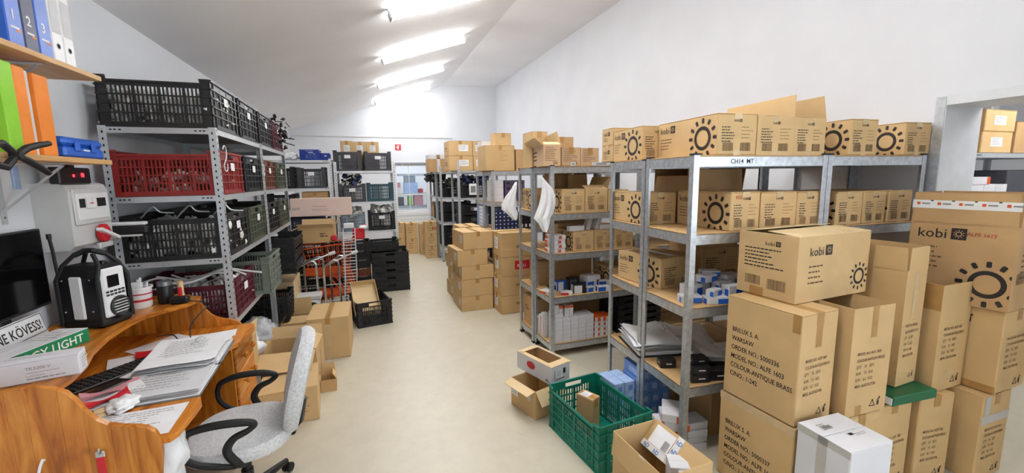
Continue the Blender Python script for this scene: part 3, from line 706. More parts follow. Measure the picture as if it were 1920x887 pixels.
fo = thing('plastic_folder','translucent red plastic folder with papers on the desk','folder',(-1.08,2.80,.760)); fo.rotation_euler.z = math.radians(24)
sheet(fo,0,0,.004,.30,.10,0,'red',.01,'cover'); sheet(fo,0.02,-.035,.001,.28,.09,.1,'paper',.004,'page'); MB().cbox((.10,-.03,.004),(.15,.04,.022),.006).build('fold','red',fo)
kb = thing('keyboard','black computer keyboard half covered by papers','keyboard',(-1.21,2.55,.7505)); kb.rotation_euler.z = math.radians(-38+90)
MB().cbox((-.21,-.07,0),(.21,.07,.018),.005).build('body','black',kb)
for r in range(5):
    for c in range(16): MB().cbox((-.20+c*.025,-.06+r*.024,.018),(-.20+c*.025+.021,-.06+r*.024+.02,.0235),.003).build('key','black_soft',kb)
tk = thing('glossy_case','long black glossy case lying beside the keyboard','case',(-1.11,2.47,.7505)); tk.rotation_euler.z = math.radians(62)
MB().cbox((-.20,-.035,0),(.20,.035,.022),.008).build('body','black',tk); MB().cbox((-.05,-.030,.022),(.04,.03,.0232),.0005).build('label','paper',tk)
pk = thing('film_package','clear pouch with pink print beside the white box','pouch',(-1.10,2.22,.7505)); pk.rotation_euler.z = math.radians(35)
sheet(pk,0,0,.02,.24,.16,0,'paper',.02,'pouch'); sheet(pk,.02,.045,.028,.20,.05,0,'rose',.02,'pink_band'); sheet(pk,-.02,-.05,.028,.16,.04,0.05,'red',.02,'red_band'); MB().cbox((-.10,-.07,0),(.10,.07,.015),.006).build('contents','paper_grey',pk)
lump('plastic_bag','clear crumpled bag beside the pink pouch on the desk', (-1.02,2.15,.770),(.05,.075,.020),'bag','bag',8,zmin=-.0192)
lump('plastic_bag','white plastic bag hanging under the near desk edge', (-.86,1.98,.55),(.09,.10,.17),'bag','bag',9,amp=.35)
pl = carton('small pale cardboard packet beside the clear bag on the desk', -1.075,2.06,.7545,.09,.045,.025,30,'card_pale',tape=None)
# raised shelf: boxes and plate
wb = carton('long white lamp box lying on the near end of the raised shelf', -1.470,1.925,.9705,.41,.085,.084,13,'card_white',tape=None,name='lamp_box',cat='box',
    prints=[('front','text','TK3200 V',.265,.050,.016,'ink_grey'),('front','lines',.265,.040,.09,2,.012,.002,'ink_grey'),('front','lines',.265,.018,.11,1,.01,.004,'ink_grey'),('right','lines',.02,.06,.06,4,.012,.003,'ink_grey'),('top','lines',.2,.06,.14,2,.012,.003,'ink_grey'),('right','poly','tape_clear',[rect(.07,.045,.085,.06)])])
eb = carton('white lamp box with a green side reading ENERGY LIGHT', -1.492,2.035,.9705,.13,.46,.065,-15,'card_white',tape=None,name='lamp_box',cat='box',
    prints=[('right','poly','green_print',[rect(.002,.002,.458,.063)],.0008),('right','text','ENERGY LIGHT',.075,.014,.052,'ink_white'),('top','lines',.03,.40,.08,4,.03,.006,'tape_clear')])
sgn = thing('text_plate','white plate with black NE KÖVESS lettering under the monitor','sign',(-1.452,2.415,.9705))
sgn.rotation_euler = (0,math.radians(-12),0)
MB().cbox((-.004,-.165,0),(0,.155,.135),.001).build('plate','white_plastic',sgn)
F = frame((0,-.165,0),(0,1,0),(0,0,1)); MB().flat([rect(.004,.042,.316,.045),rect(.004,.128,.316,.131),rect(.004,.045,.007,.128),rect(.313,.045,.316,.128)],F,.0008).build('border','ink',sgn)
MB().flat(shift(txt('NE KÖVESS!',.062,.012),.030,.062,0,.82),F,.0008).build('print','ink',sgn)
# monitor
mo = thing('monitor','black flat computer monitor on the raised shelf','monitor',(-1.487,2.385,.9705))
MB().cbox((-.012,-.27,.15),(.012,.27,.52),.004).build('housing','black',mo); MB().box((.0121,-.26,.165),(.0128,.26,.512)).build('screen','screen',mo)
MB().cbox((-.01,-.03,.01),(.0,.03,.2),.003).build('neck','black',mo); MB().cbox((-.012,-.12,0),(.10,.12,.010),.004).build('base','black',mo)
# jobsite radio
ra = thing('jobsite_radio','black and white rugged work radio with antenna','radio',at_corner(-1.468,2.690,.20,.17,-18)+(.9705,),-18)
X, Y = .10, .085
MB().cbox((-X-.005,-Y-.005,0),(X+.005,Y+.005,.045),.015).build('base','rubber',ra)
bd_ = MB(); bd_.prism([(-Y,.04),(Y,.04),(Y,.26),(Y-.035,.32),(-Y+.035,.32),(-Y,.26)], 2*X-.02, frame((-X+.01,0,0),(0,1,0),(0,0,1))); bd_.build('body','black',ra)
for (sx,sy) in ((-1,-1),(1,-1),(-1,1),(1,1)): MB().tube([(sx*X,sy*Y,.02),(sx*X,sy*Y,.25),(sx*X*.9,sy*(Y-.03),.32),(sx*X*.45,sy*.03,.375)],.010,8).build('roll_bar','rubber',ra)
MB().tube([(-X*.5,-.03,.37),(-X*.2,0,.39),(X*.2,0,.39),(X*.5,.03,.37)],.014,8).build('handle','rubber',ra)
MB().cbox((-.035,-Y-.010,.05),(.025,-Y+.004,.27),.012).build('battery_cover','white_plastic',ra)
fp = MB().cbox((X-.012,-Y+.02,.045),(X+.006,Y-.02,.30),.01).build('front_panel','white_plastic',ra)
MB().cbox((X+.004,-.04,.20),(X+.009,.025,.262),.003).build('display','screen',fp)
for r in range(2):
    for c in range(5): MB().cbox((X+.005,-.055+c*.022,.158+r*.016),(X+.011,-.055+c*.022+.016,.168+r*.016),.002).build('button','black',fp)
Rx = Matrix.Rotation(PI/2,3,'Y'); MB().lathe([(.054,0),(.054,.012),(.047,.016),(.04,.010),(.01,.008)],24,Rx,(X+.003,.01,.095)).build('speaker_ring','black',fp)
for i in range(5): MB().cbox((X+.012,-.03,.063+i*.015),(X+.018,.05,.068+i*.015),.001).build('speaker_bar','grey_plastic',fp)
MB().lathe([(.016,0),(.016,.012),(.012,.016)],14,Matrix.Identity(3),(.06,.0,.321)).build('knob','black',ra)
MB().tube([(-X,-.07,.22),(-X-.002,-.075,.40),(-X-.004,-.08,.47)],.007,8).build('antenna','rubber',ra); MB().lathe([(.010,0),(.010,.025)],10,Matrix.Identity(3),(-X-.004,-.08,.462)).build('antenna_tip','rubber',ra)
for (yy,zz) in ((-.075,.09),(.06,.09),(-.075,.25),(.06,.25)): MB().lathe([(.006,0),(.004,.004)],8,Matrix.Rotation(PI/2,3,'X'),(yy,-Y+.001,zz)).build('screw','chrome',ra)
# tub, tape, jar, cutter
tb = thing('plastic_tub','white plastic tub with red printed bands next to the radio','tub',(-1.275,3.005,.9705))
MB().lathe([(.045,0),(.055,.012),(.060,.115),(.066,.117),(.066,.128),(.058,.128),(.052,.02),(.001,.018)],24).build('body','white_plastic',tb)
MB().lathe([(.0578,.045),(.0588,.058)],24).build('red_band','red',tb); MB().lathe([(.0595,.085),(.0603,.092)],24).build('red_band','red',tb)
for i in range(4): MB().tube([(.02*math.cos(i*1.7),.02*math.sin(i*1.7),.02),(.04*math.cos(i*1.7+.3),.04*math.sin(i*1.7+.3),.15+.012*i)],.006,6).build('pen','white_plastic',tb)
MB().cbox((-.03,-.035,.06),(.02,.01,.155),.006).build('tissue','paper',tb)
jr = thing('dark_jar','dark glass jar with a grey lid beside the white tub','jar',(-1.175,3.07,.9705)); MB().lathe([(.036,0),(.040,.01),(.040,.10),(.036,.11)],20).build('body','black',jr); MB().lathe([(.037,.11),(.037,.135),(.03,.138)],20).build('lid','galv_dark',jr)
tp = thing('packing_roll','small pale roll standing beside the dark jar','roll',(-1.11,3.11,.9705)); MB().lathe([(.016,0),(.016,.12)],16).build('roll','card_pale',tp); MB().lathe([(.008,.12),(.008,.124)],12).build('core','card_in',tp)
ct = thing('tape_cutter','black tape cutter with a red tip on the shelf end','tool',(-1.09,3.02,.9705)); MB().cbox((-.05,-.025,0),(.05,.025,.045),.012).build('body','black',ct); MB().cbox((.0,-.01,.045),(.016,.01,.10),.003).build('blade_guard','red',ct)
cable('black_cable','black cord dangling from the raised shelf onto the papers', [(-1.06,3.02,.985),(-1.0,3.05,.965),(-.965,3.10,.93),(-1.0,3.02,.89),(-1.03,2.96,.84),(-1.02,2.90,.78),(-1.05,2.86,.774),(-1.12,2.95,.80),(-1.20,2.95,.80)], .0035,'rubber')
# ------------------------------------------------------------------ wall shelves
def wshelf(label, z, y0, y1):
    r = thing('wall_shelf', label, 'shelf', (XL,(y0+y1)/2,z)); L2 = (y1-y0)/2
    MB().cbox((0,-L2,-.024),(.30,L2,0),.002).build('board','pine_light',r)
    for yy in (.22,):
        b = MB(); b.box((.002,yy-.015,-.30),(.006,yy+.015,-.024)); b.box((.006,yy-.015,-.030),(.26,yy+.015,-.0255)); b.bar((.006,yy,-.24),(.24,yy,-.035),.012,.008); b.build('bracket','steel_grey',r)
        for zz in (-.27,-.10): MB().lathe([(.006,0),(.004,.003)],8,Matrix.Rotation(PI/2,3,'Y'),(.006,yy,zz)).build('screw','chrome',r)
    return r
wshelf('upper pine wall shelf carrying blue and white binders', 2.25, 1.70, 2.87)
wshelf('lower pine wall shelf carrying orange folders', 1.822, 1.85, 2.86)
def binder(label, y, w_, z, h_, d, mt, xf, prints=None, hole=True, name='lever_arch_binder'):
    r = thing(name, label, 'binder', (xf-d/2, y+w_/2, z)); MB().cbox((-d/2,-w_/2,0),(d/2,w_/2,h_),.004).build('cover', mt, r)
    F = frame((d/2,-w_/2,0),(0,1,0),(0,0,1))
    if hole:
        Rx = Matrix.Rotation(PI/2,3,'Y'); MB().lathe([(.014,0),(.014,.0015),(.010,.0018)],16,Rx,(d/2-.0005,0,.075)).build('finger_ring','galv_dark',r)
        MB().lathe([(.010,0),(.0098,.0004)],16,Rx,(d/2+.0013,0,.075)).build('finger_hole','hole',r)
    if prints: prints(r, F, w_, h_)
    return r
def num(n, shiny):
    def f(r, F, w_, h_):
        MB().flat(shift(txt(n,.055,.02),w_/2-.018,.105),F,.0009).build('print','ink_white',r)
        MB().flat([rect(w_*.2,.07,w_*.75,.078)],F,.0009).build('print','ink_white',r); MB().flat([rect(w_*.55,.06,w_*.85,.068)],F,.0009).build('print','file_orange',r)
        MB().box((.1471 if False else 0,0,0),(0,0,0)) if False else None
    return f
def white_label(r, F, w_, h_): MB().flat([rect(.008,.13,w_-.008,.29)],F,.0009).build('label_card','paper_grey',r)
binder('blue binder numbered 1 on the upper wall shelf', 2.305,.085,2.2505,.32,.26,'blue',-1.275,num('1',0),False)
binder('blue binder numbered 2 between binders 1 and 3', 2.395,.080,2.2505,.32,.26,'navy',-1.275,num('2',1),False)
binder('blue binder numbered 3 next to the white binders', 2.48,.085,2.2505,.32,.26,'blue',-1.275,num('3',1),False)
binder('white binder touching the blue ones on the upper wall shelf', 2.57,.075,2.2505,.32,.26,'white_plastic',-1.275,white_label)
binder('white binder at the right end of the upper wall shelf', 2.65,.075,2.2505,.32,.26,'white_plastic',-1.275,white_label)
binder('bright green folder on the lower wall shelf', 2.245,.072,1.8225,.36,.24,'lime',-1.29,None,False,'paper_folder')
binder('thick orange folder next to the green one', 2.32,.065,1.8225,.355,.24,'file_orange',-1.29,None,False,'paper_folder')
binder('grey folder between the two orange folders', 2.389,.030,1.8225,.35,.24,'paper_grey',-1.30,None,False,'paper_folder')
binder('orange folder at the right of the row on the lower wall shelf', 2.423,.088,1.8225,.345,.24,'file_orange',-1.285,None,False,'paper_folder')
bc = thing('plastic_case','blue plastic tool case at the end of the lower wall shelf','case',(-1.40,2.685,1.8225))
MB().cbox((-.13,-.155,0),(.13,.155,.052),.01).build('bottom_shell','blue',bc); MB().cbox((-.13,-.155,.054),(.13,.155,.095),.014).build('lid','blue',bc)
for yy in (-.07,.06): MB().cbox((.128,yy-.018,.03),(.138,yy+.018,.075),.004).build('latch','blue',bc)
MB().cbox((.131,-.03,.034),(.137,.02,.042),.002).build('handle','white_plastic',bc)
cl = thing('spring_clamp','big black spring clamp gripping the lower wall shelf','clamp',(-1.24,2.17,1.81))
def handle(pts, nm): MB().tube(pts,[.012,.014,.013,.011,.009][:len(pts)],8).build(nm,'rubber',cl)
handle([(.02,-.03,0),(.02,.03,.03),(.02,.09,.045),(.02,.16,.058)],'handle'); handle([(.02,-.03,0),(.02,.03,-.02),(.02,.08,-.04),(.02,.13,-.065)],'handle')
handle([(.02,-.03,0),(.015,-.08,.04),(.01,-.13,.03)],'jaw'); handle([(.02,-.03,0),(.015,-.08,-.045),(.01,-.13,-.035)],'jaw'); MB().lathe([(.014,-.016),(.016,0),(.014,.016)],12,Matrix.Rotation(PI/2,3,'Y'),(.02,-.03,0)).build('pivot','rubber',cl)
lb_ = thing('power_unit','black unit with two red lights under the lower wall shelf','device',(-1.55,2.86,1.70)); MB().cbox((.095,-.13,0),(.14,.13,.085),.006).build('body','black',lb_); MB().cbox((.10,-.02,.085),(.13,.02,.098),.002).build('mount','black',lb_)
for yy, r in ((-.02,.007),(.055,.011)): MB().cbox((.139,yy-r,.035),(.143,yy+r,.035+2*r),.002).build('light','led',lb_)
cable('black_cable','thin black cord hanging from the unit with red lights', [(-1.45,2.9,1.72),(-1.43,2.98,1.68),(-1.44,3.05,1.66),(-1.46,3.14,1.60),(-1.46,3.18,1.45),(-1.46,3.17,1.3)], .003,'rubber')
bl = tag(MB().cbox((-1.549,2.66,1.68),(-1.54,2.70,1.79),.002).build('blue_card','blue_light'),'pale blue card on the wall below the lower wall shelf','card')
# electric box
ep = thing('electric_box','grey electric distribution box on the left wall','electric box',(XL,2.94,1.36))
m = MB(); m.prism([(0,0),(.12,0),(.14,.02),(.145,.30),(.13,.335),(.10,.345),(0,.345)], .36, frame((0,.18,0),(1,0,0),(0,0,1))); m.build('housing','grey_plastic',ep)
MB().cbox((.142,-.155,.125),(.152,.165,.315),.005).build('door_frame','grey_plastic',ep); d_ = MB().cbox((.150,-.135,.15),(.156,.145,.29),.004).build('window_cover','white_plastic',ep)
MB().box((.1562,-.12,.215),(.1568,.12,.262)).build('breaker_slot','hole',d_)
for i in range(3): MB().cbox((.155,-.07+i*.03,.21),(.166,-.07+i*.03+.026,.266),.002).build('breaker','white_plastic',d_)
MB().cbox((.166,-.05,.234),(.170,-.02,.240),.001).build('switch_lever','orange',d_)
ks = thing('isolator_switch','red and white rotary switch below the electric box window','switch',(-1.40,2.99,1.425)); Rx = Matrix.Rotation(PI/2,3,'Y')
MB().lathe([(.05,0),(.05,.02),(.035,.03)],18,Rx).build('base','red',ks); MB().bar((.032,-.085,.03),(.036,.075,-.035),.028,.016).build('lever','white_plastic',ks); MB().cbox((-.0,-.07,-.08),(.02,.06,-.05),.004).build('socket','grey_plastic',ks)
ar = thing('scanner','black hand scanner with a white arm at the rack post','device',(-1.50,3.19,1.36)); MB().cbox((.02,-.03,.03),(.24,.03,.085),.012).build('body','black',ar); MB().cbox((.02,-.025,.086),(.23,.025,.106),.006).build('arm','white_plastic',ar); MB().cbox((.0,-.02,0),(.05,.02,.10),.004).build('mount','grey_plastic',ar); MB().cbox((.10,-.02,.018),(.20,.02,.03),.004).build('trigger','white_plastic',ar)
# ------------------------------------------------------------------ office chair
ch = thing('office_chair','grey fabric office chair with black armrests at the desk','chair',(-.645,2.33,0))
def cushion(rx, ry, prof, p=3.2, seg=40, tf=None):
    m = MB(); n = len(prof)
    for s_, z in prof:
        for j in range(seg):
            t = 2*PI*j/seg; c, s2 = math.cos(t), math.sin(t); r = (abs(c)**p+abs(s2)**p)**(-1/p); v = Vector((rx*s_*c*r, ry*s_*s2*r, z)); m.v.append((tf(v) if tf else v)[:])
    for i in range(n-1):
        for j in range(seg): m.f.append((i*seg+j,i*seg+(j+1)%seg,(i+1)*seg+(j+1)%seg,(i+1)*seg+j))
    m.f.append(tuple(range(seg))[::-1]); m.f.append(tuple((n-1)*seg+j for j in range(seg))); m.sm = True; return m
cushion(.235,.245,[(.88,.405),(.97,.415),(1,.44),(.985,.46),(.93,.475),(.7,.482),(.3,.478),(.02,.476)],2.6).build('seat','fabric',ch)
MB().cbox((-.16,-.15,.385),(.16,.15,.408),.02).build('seat_pan','black',ch)
Rb = Matrix.Translation((.262,.04,.67))@Matrix.Rotation(math.radians(7),4,'Z')@Matrix.Rotation(math.radians(-76),4,'Y')
def bt(v): v = Vector(v); v.z += .25*v.y*v.y - .12*v.x*v.x; return Rb@v
cushion(.265,.215,[(.02,-.042),(.6,-.042),(.94,-.034),(1,-.01),(1,.012),(.95,.032),(.7,.043),(.02,.046)],2.5,tf=bt).build('backrest','fabric',ch)
MB().cbox((.10,-.035,.39),(.24,.075,.41),.008).build('back_bracket','black',ch); MB().tube([(.21,.03,.40),(.245,.03,.44),(.275,.03,.56)],[.026,.03,.024],8).build('back_bracket','black',ch)
def smooth_tube(pts, rad, n=5):
    P = [Vector(q) for q in pts]; P = [P[0]*2-P[1]]+P+[P[-1]*2-P[-2]]; Rr = [rad[0]]+list(rad)+[rad[-1]]; out = []; ro = []
    for i in range(1,len(P)-2):
        for k in range(n):
            t = k/n; a_,b_,c_,d_ = P[i-1],P[i],P[i+1],P[i+2]
            out.append(.5*((2*b_)+(c_-a_)*t+(2*a_-5*b_+4*c_-d_)*t*t+(3*b_-a_-3*c_+d_)*t**3)); ro.append(Rr[i]*(1-t)+Rr[i+1]*t)
    out.append(P[-2]); ro.append(Rr[-2]); return MB().tube(out, ro, 8)
for s_ in (-1,1):
    yy = .255*s_
    smooth_tube([(-.17,yy,.57),(-.145,yy,.612),(-.06,yy*1.03,.635),(.05,yy*1.03,.632),(.115,yy,.612),(.09,yy,.582),(.03,yy,.555),(.0,yy,.50),(.03,yy*.95,.43),(.05,yy*.8,.395)],[.013,.015,.018,.018,.015,.014,.017,.019,.02,.018]).build('armrest','rubber',ch)
    smooth_tube([(-.17,yy,.57),(-.165,yy,.51),(-.11,yy*.98,.455),(.0,yy*.92,.415),(.04,yy*.75,.395)],[.013,.012,.014,.016,.016]).build('arm_support','rubber',ch)
MB().lathe([(.028,.10),(.028,.24),(.022,.24),(.022,.388)],14).build('column','black',ch)
for i in range(5):
    a = math.radians(64+72*i); c, s_ = math.cos(a), math.sin(a)
    MB().tube([(0,0,.115),(.12*c,.12*s_,.105),(.29*c,.29*s_,.075)],[.03,.024,.015],8).build('base_leg','rubber',ch)
    w_ = MB(); p = Vector((c,s_,0)); q = Vector((-s_,c,0)); R = Matrix((p,Vector((0,0,1)),q)).transposed()
    for k in (-1,1): w_.lathe([(.026,-.009),(.028,0),(.026,.009)],14,R,(.30*c+q.x*k*.014,.30*s_+q.y*k*.014,.028))
    w_.build('caster','rubber',ch)
ORD = ('first','second','third','fourth','fifth','sixth','seventh','eighth')
def rc(k, i): return ', '+ORD[k]+' row up, '+ORD[i]+' from the left'
# ------------------------------------------------------------------ right hand racks (rows run from the aisle to the right wall)
class Fr:
    def __init__(s, x, y, rz): s.x, s.y, s.rz = x, y, rz; s.c, s.s = math.cos(math.radians(rz)), math.sin(math.radians(rz))
    def __call__(s, u, v): return (s.x+s.c*u-s.s*v, s.y+s.s*u+s.c*v)
A1 = Fr(1.69,1.85,-3.8); RZ = -3.8
TZ = (.47,.95,1.375,1.805)
rivet_rack('galvanised rack nearest the camera, marked CH14', *A1(0,0), RZ, .94, .45, 1.81, TZ)
r1 = rivet_rack('galvanised rack at the right wall near the doorway', *A1(.945,0), RZ, .83, .45, 1.81, TZ)
rivet_rack('galvanised rack back to back with the nearest rack', *A1(0,.46), RZ, .94, .45, 1.80, TZ)
rivet_rack('galvanised rack behind the one at the right wall', *A1(.945,.46), RZ, .83, .45, 1.80, TZ)
# hand writing on the top beam
mk = MB().flat(shift(txt('CH14  MT :',.036,.006),.22,.010), frame((0,0,0),(1,0,0),(0,0,1)), .0006).build('handwriting','ink',None)
for o in bpy.data.objects:
    if o.get('label') == 'galvanised rack nearest the camera, marked CH14': mk.parent = o; mk.location = (0.02,.0025,1.805-.056)
def kb(label, u, v, z, a, b, h, rz=RZ, top='closed', side=True, end=True, fr=A1, extra=(), mt='card_b', **k):
    x, y = fr(u, v); pr = []
    if side: pr += kobi_side('left', b, h)
    if end: pr += kobi_end('front', a, h)
    return carton(label, x, y, z+.0005, a, b, h, rz, mt, top, pr+list(extra), tape='tape_clear', fold=.03, **k)
Z = 1.805
kb('sun printed box at the aisle end of the top shelf, nearest rack', .15,.01,Z,.265,.54,.225)
kb('middle box of the top shelf, nearest rack, its flap standing up', .418,.01,Z,.262,.54,.215, top={'left':2,'right':(92,.125),'back':3}, side=False)
kb('third box on the top shelf, nearest rack, with a raised flap', .683,.012,Z,.235,.54,.212, top={'left':3,'right':(80,.13),'back':3}, side=False)
kb('sun printed box on the top shelf over the right hand bay', 1.12,.015,Z,.225,.42,.215)
kb('sun printed box on the top shelf next to the right wall', 1.58,.015,Z,.235,.42,.205)
kb('sun printed box behind the aisle end box on the top shelf', .035,.56,Z,.24,.38,.22)
kb('lower of two small boxes at the far edge of the top shelf', .03,.945,Z,.22,.17,.125, side=False, end=False, extra=(('left','kobi',.03,.06,.035),('left','lines',.03,.05,.08,3,.012,.004)))
kb('upper of two small boxes at the far edge of the top shelf', .03,.945,Z+.126,.22,.17,.125, side=False, end=False, extra=(('left','kobi',.03,.07,.035),('left','lines',.03,.055,.08,3,.012,.004)))
Z = 1.375
rs = [('front','text','REZ. TG',.03,.185,.026,'ink_red',0)]
kb('sun printed box with red scribble on the second shelf, nearest rack', .265,.01,Z,.205,.47,.222, extra=rs)
kb('plain ended box in the middle of the second shelf, nearest rack', .478,.01,Z,.262,.47,.218, side=False)
kb('box at the right of the second shelf, nearest rack, by the post', .745,.012,Z,.185,.47,.215, side=False)
kb('sun printed box on the second shelf just right of the middle post', 1.06,.015,Z,.215,.42,.205)
kb('second box right of the middle post on the second shelf', 1.282,.015,Z,.195,.42,.205, side=False)
kb('box at the wall end of the second shelf', 1.50,.015,Z,.21,.42,.205)
kb('sun printed box at the aisle end of the second shelf, rear rack', .02,.485,Z,.24,.42,.21)
kb('open box with dark flaps up on the second shelf, rear rack', .35,.50,Z,.46,.38,.20, top={'front':(88,.16),'left':(80,.12),'right':100,'back':90}, side=False, end=False, mt='card_dark')
kb('plain box at the right of the second shelf, rear rack', 1.0,.50,Z,.30,.38,.17, side=False, end=False)
Z = .95
x, y = A1(.13,.375)
kobe = carton('sun printed box standing askew on the third shelf', 1.81,2.24,Z+.0005,.335,.415,.205,7,'card_b','closed',kobi_side('left',.415,.205)+kobi_end('front',.335,.205),tape='tape_clear')
kb('plain box deep on the third shelf, rear rack', .50,.50,Z,.35,.38,.24, side=False)
kb('box with an orange top edge, high on the third shelf', .50,.50,Z+.2405,.30,.30,.08, side=False, end=False, extra=(('front','poly','orange',[rect(.05,.02,.20,.06)]),))
bl_ = [(.05,.03,.0,.10,.075,.045,15),(.125,-.0,.0,.0,0,0,0)]
def bluebox(lb, u, v, z, a, b, h, rz=RZ, rot=0): 
    x, y = A1(u,v); return pack('lamp_carton', lb, x, y, z, a, b, h, rz+rot, 'card_white', 'blue', 'small box', None, (.5,.0,1,.8))
for i, (lb,u,v,dz,a,b,h,ro) in enumerate((('blue and white lamp carton lying at the shelf edge by the post',.035,.10,0,.12,.075,.042,-18),('blue and white lamp carton lying behind the near post',.155,.03,0,.13,.07,.042,-12),
    ('white carton standing behind the near post on the third shelf',.13,.14,0,.10,.09,.085,10),('blue sided carton standing at the front of the third shelf',.295,.02,0,.095,.07,.10,-4),('blue sided carton just behind the front one',.300,.10,0,.095,.07,.105,3),
    ('white carton lying on the standing ones, third shelf',.215,.12,.10,.11,.07,.045,14),('white carton at the back of the lamp carton group',.25,.20,0,.12,.08,.12,-6),('white carton right of the lamp carton group',.39,.14,0,.13,.08,.13,8),('white lamp carton topmost at the back of the group',.26,.205,.1205,.11,.07,.035,-20),('white lamp carton between the post and the standing cartons',.19,.02,.0425,.09,.05,.04,20))):
    bluebox(lb,u,v,.9505+dz,a,b,h,RZ,ro)
# fourth shelf: binders and black packs
Z = .47
def paper_binder(label, x, y, z, a, b, rz, seed, rings=True):
    r = thing('ring_binder', label, 'binder', (x,y,z+.0005), rz); rn = random.Random(seed)
    MB().cbox((-a/2,-b/2,0),(a/2,b/2,.004),.001).build('cover','black_soft',r)
    MB().cbox((-a*.46,-b*.45,.004),(a*.46,b*.45,.03),.004).build('paper_block','paper',r)
    for i in range(9): sheet(r, rn.uniform(-.02,.02), rn.uniform(-.02,.02), .032+.006*i, a*.94, b*.92, rn.uniform(-.13,.13), 'paper' if i%3 else 'paper_grey', .03)
    if rings:
        for d in (-.04,.04): MB().tube([(d+a*.2,b*.2+.022*math.cos(t),.075+.025*math.sin(t)) for t in [PI*i/8 for i in range(9)]],.002,6).build('ring','chrome',r)
    return r
paper_binder('open binder of curled white sheets at the aisle end of the low shelf', 1.90,2.45,Z,.32,.40,-14,21)
paper_binder('open binder of white sheets behind the near post, low shelf', 2.13,2.36,Z,.31,.36,-30,22)
paper_binder('flat grey sheets on a dark board, right on the low shelf', 2.10,2.06,Z,.22,.24,-35,23,False)
carton('flattened brown carton at the right of the low shelf', *A1(.56,.10), Z+.0005, .36,.32,.05,RZ,'card_dark')
def blackpack(lb, x, y, z, a, b, h, rz, wl=True):
    o = pack('black_pack', lb, x, y, z, a, b, h, rz, 'black', 'paper_grey' if wl else None, 'small box', None, (.35,.42,.75,.62)); return o
for lb,x,y,dz,a,b,h,rz in (('single black pack on the low shelf beside the middle post',1.735,2.115,0,.10,.075,.055,-20),('black pack with yellow edge at the front of the low shelf',1.775,1.885,0,.115,.075,.05,-16),('black pack stacked on the yellow edged one',1.78,1.89,.0505,.11,.07,.05,-20),
    ('black pack right of the yellow edged pair',1.90,1.865,0,.11,.075,.06,-14),('black pack lying on top of the pair behind the post',1.80,1.905,.101,.10,.065,.04,-10),('black pack at the right end of the low shelf group',2.02,1.90,0,.12,.08,.065,18),('black pack behind the front group on the low shelf',1.87,1.985,0,.11,.08,.09,-28)):
    blackpack(lb,x,y,Z+.0005+dz,a,b,h,rz)
# floor under the near rack
for k in range(4):
    for i in range(3):
        pack('shrink_wrapped_pack','blue carton in the pile under the rear rack'+rc(k,i), 1.735+.085*i+.01*(k%2), 2.33, .0005+.0905*k, .082, .22, .09, -4, 'blue_pack', 'blue_light', 'small box', 'blue cartons piled under the rear rack', (.3,.25,.8,.75))
for k in range(3):
    for i in range(2): pack('shrink_wrapped_pack','pale blue carton in the pile near the aisle'+rc(k,i), 1.56+.085*i, 2.36, .0005+.0905*k, .082, .20, .09, 4, 'blue_light', 'blue_pack', 'small box', 'pale blue cartons by the aisle', (.3,.25,.8,.75))
for i,(dx,dy,rz) in enumerate(((0,0,4),(.012,.01,-6),(-.008,.006,8),(.01,-.004,2),(0.0,.01,-9))):
    pack('lamp_carton',('lowest','second','third','fourth','topmost')[i]+' of the flat white and orange cartons on the floor by the near post', 1.635+dx, 1.955+dy, .0005+.0525*i, .15,.19,.052, -30+rz, 'card_white','orange','small box',None,(.55,.0,1,.9))
for i in range(4): pack('lamp_carton',('bottom','second','third','top')[i]+' white carton in the small pile right of the near post', 1.80+.01*(i%2), 1.92, .0005+.0455*i, .13,.12,.045, -12+6*(i%2), 'card_white','paper_grey','small box',None,(.1,.3,.6,.6))
carton('dark brown box on the floor deep under the near rack', 2.05,2.0,.0005,.35,.30,.30,RZ,'card_dark')
carton('brown box on the floor deep under the rear rack', 2.12,2.4,.0005,.45,.30,.28,RZ,'card_dark')
# things seen through the gaps, on the rear rack
for i in range(3): pack('shoe_carton',('bottom','middle','top')[i]+' grey and red carton high on the rear rack by the upright flaps', *A1(.88+.01*i,.52), 1.3755+.066*i, .27,.25,.065, RZ, 'steel_grey','red','box',None,(0,0,.14,1))
for i in range(3): pack('file_carton',('bottom','middle','top')[i]+' pale yellow carton behind the raised flaps, rear rack', *A1(.86-.14,.60), 1.5465+.051*i if False else 1.3755+.0705*i, .10,.2,.07, RZ, 'card_pale','paper','box',None,(.1,.2,.9,.8))
# ------------------------------------------------------------------ second pair of racks
A2 = Fr(1.58,3.46,0); T2z = (.135,.59,1.0,1.37,1.795)
rivet_rack('second galvanised rack from the camera, white bag hanging on it', *A2(0,0), 0, .94,.40,1.80,T2z)
rivet_rack('galvanised rack between the second rack and the right wall', *A2(.945,0), 0, .94,.40,1.80,T2z)
rivet_rack('galvanised rack directly behind the second rack', 1.565,3.87, 0, .94,.38,1.79,T2z)
rivet_rack('galvanised rack behind, next to the right wall', 2.51,3.87, 0, .94,.38,1.79,T2z)
P = lambda n,a,h: [('front','lines',.10*a,.88*h,.75*a,7,.1*h,.028*h,'ink_soft'),('front','code',.55*a,.08*h,.28*a,.12*h)]
Z = 1.7955
carton('open box with a slanted flap on top of the second rack', 1.52,3.48,Z,.155,.62,.185,-12,'card_pink',{'left':(140,.1),'right':(75,.12),'back':(92,.14),'front':(20,.08)},P(0,.155,.185)+[('left','lines',.1,.14,.25,3,.035,.014,'ink')],inner='card_pale')
carton('orange printed box in the middle on top of the second rack', 1.70,3.48,Z,.19,.36,.165,0,'card_pink','closed',P(0,.19,.165))
carton('orange printed box at the right on top of the second rack', 1.895,3.48,Z,.185,.36,.16,0,'card_pink','closed',P(0,.185,.16))
carton('tall box at the back on top of the second rack', 1.60,3.95,Z,.17,.25,.35,0,'card','closed')
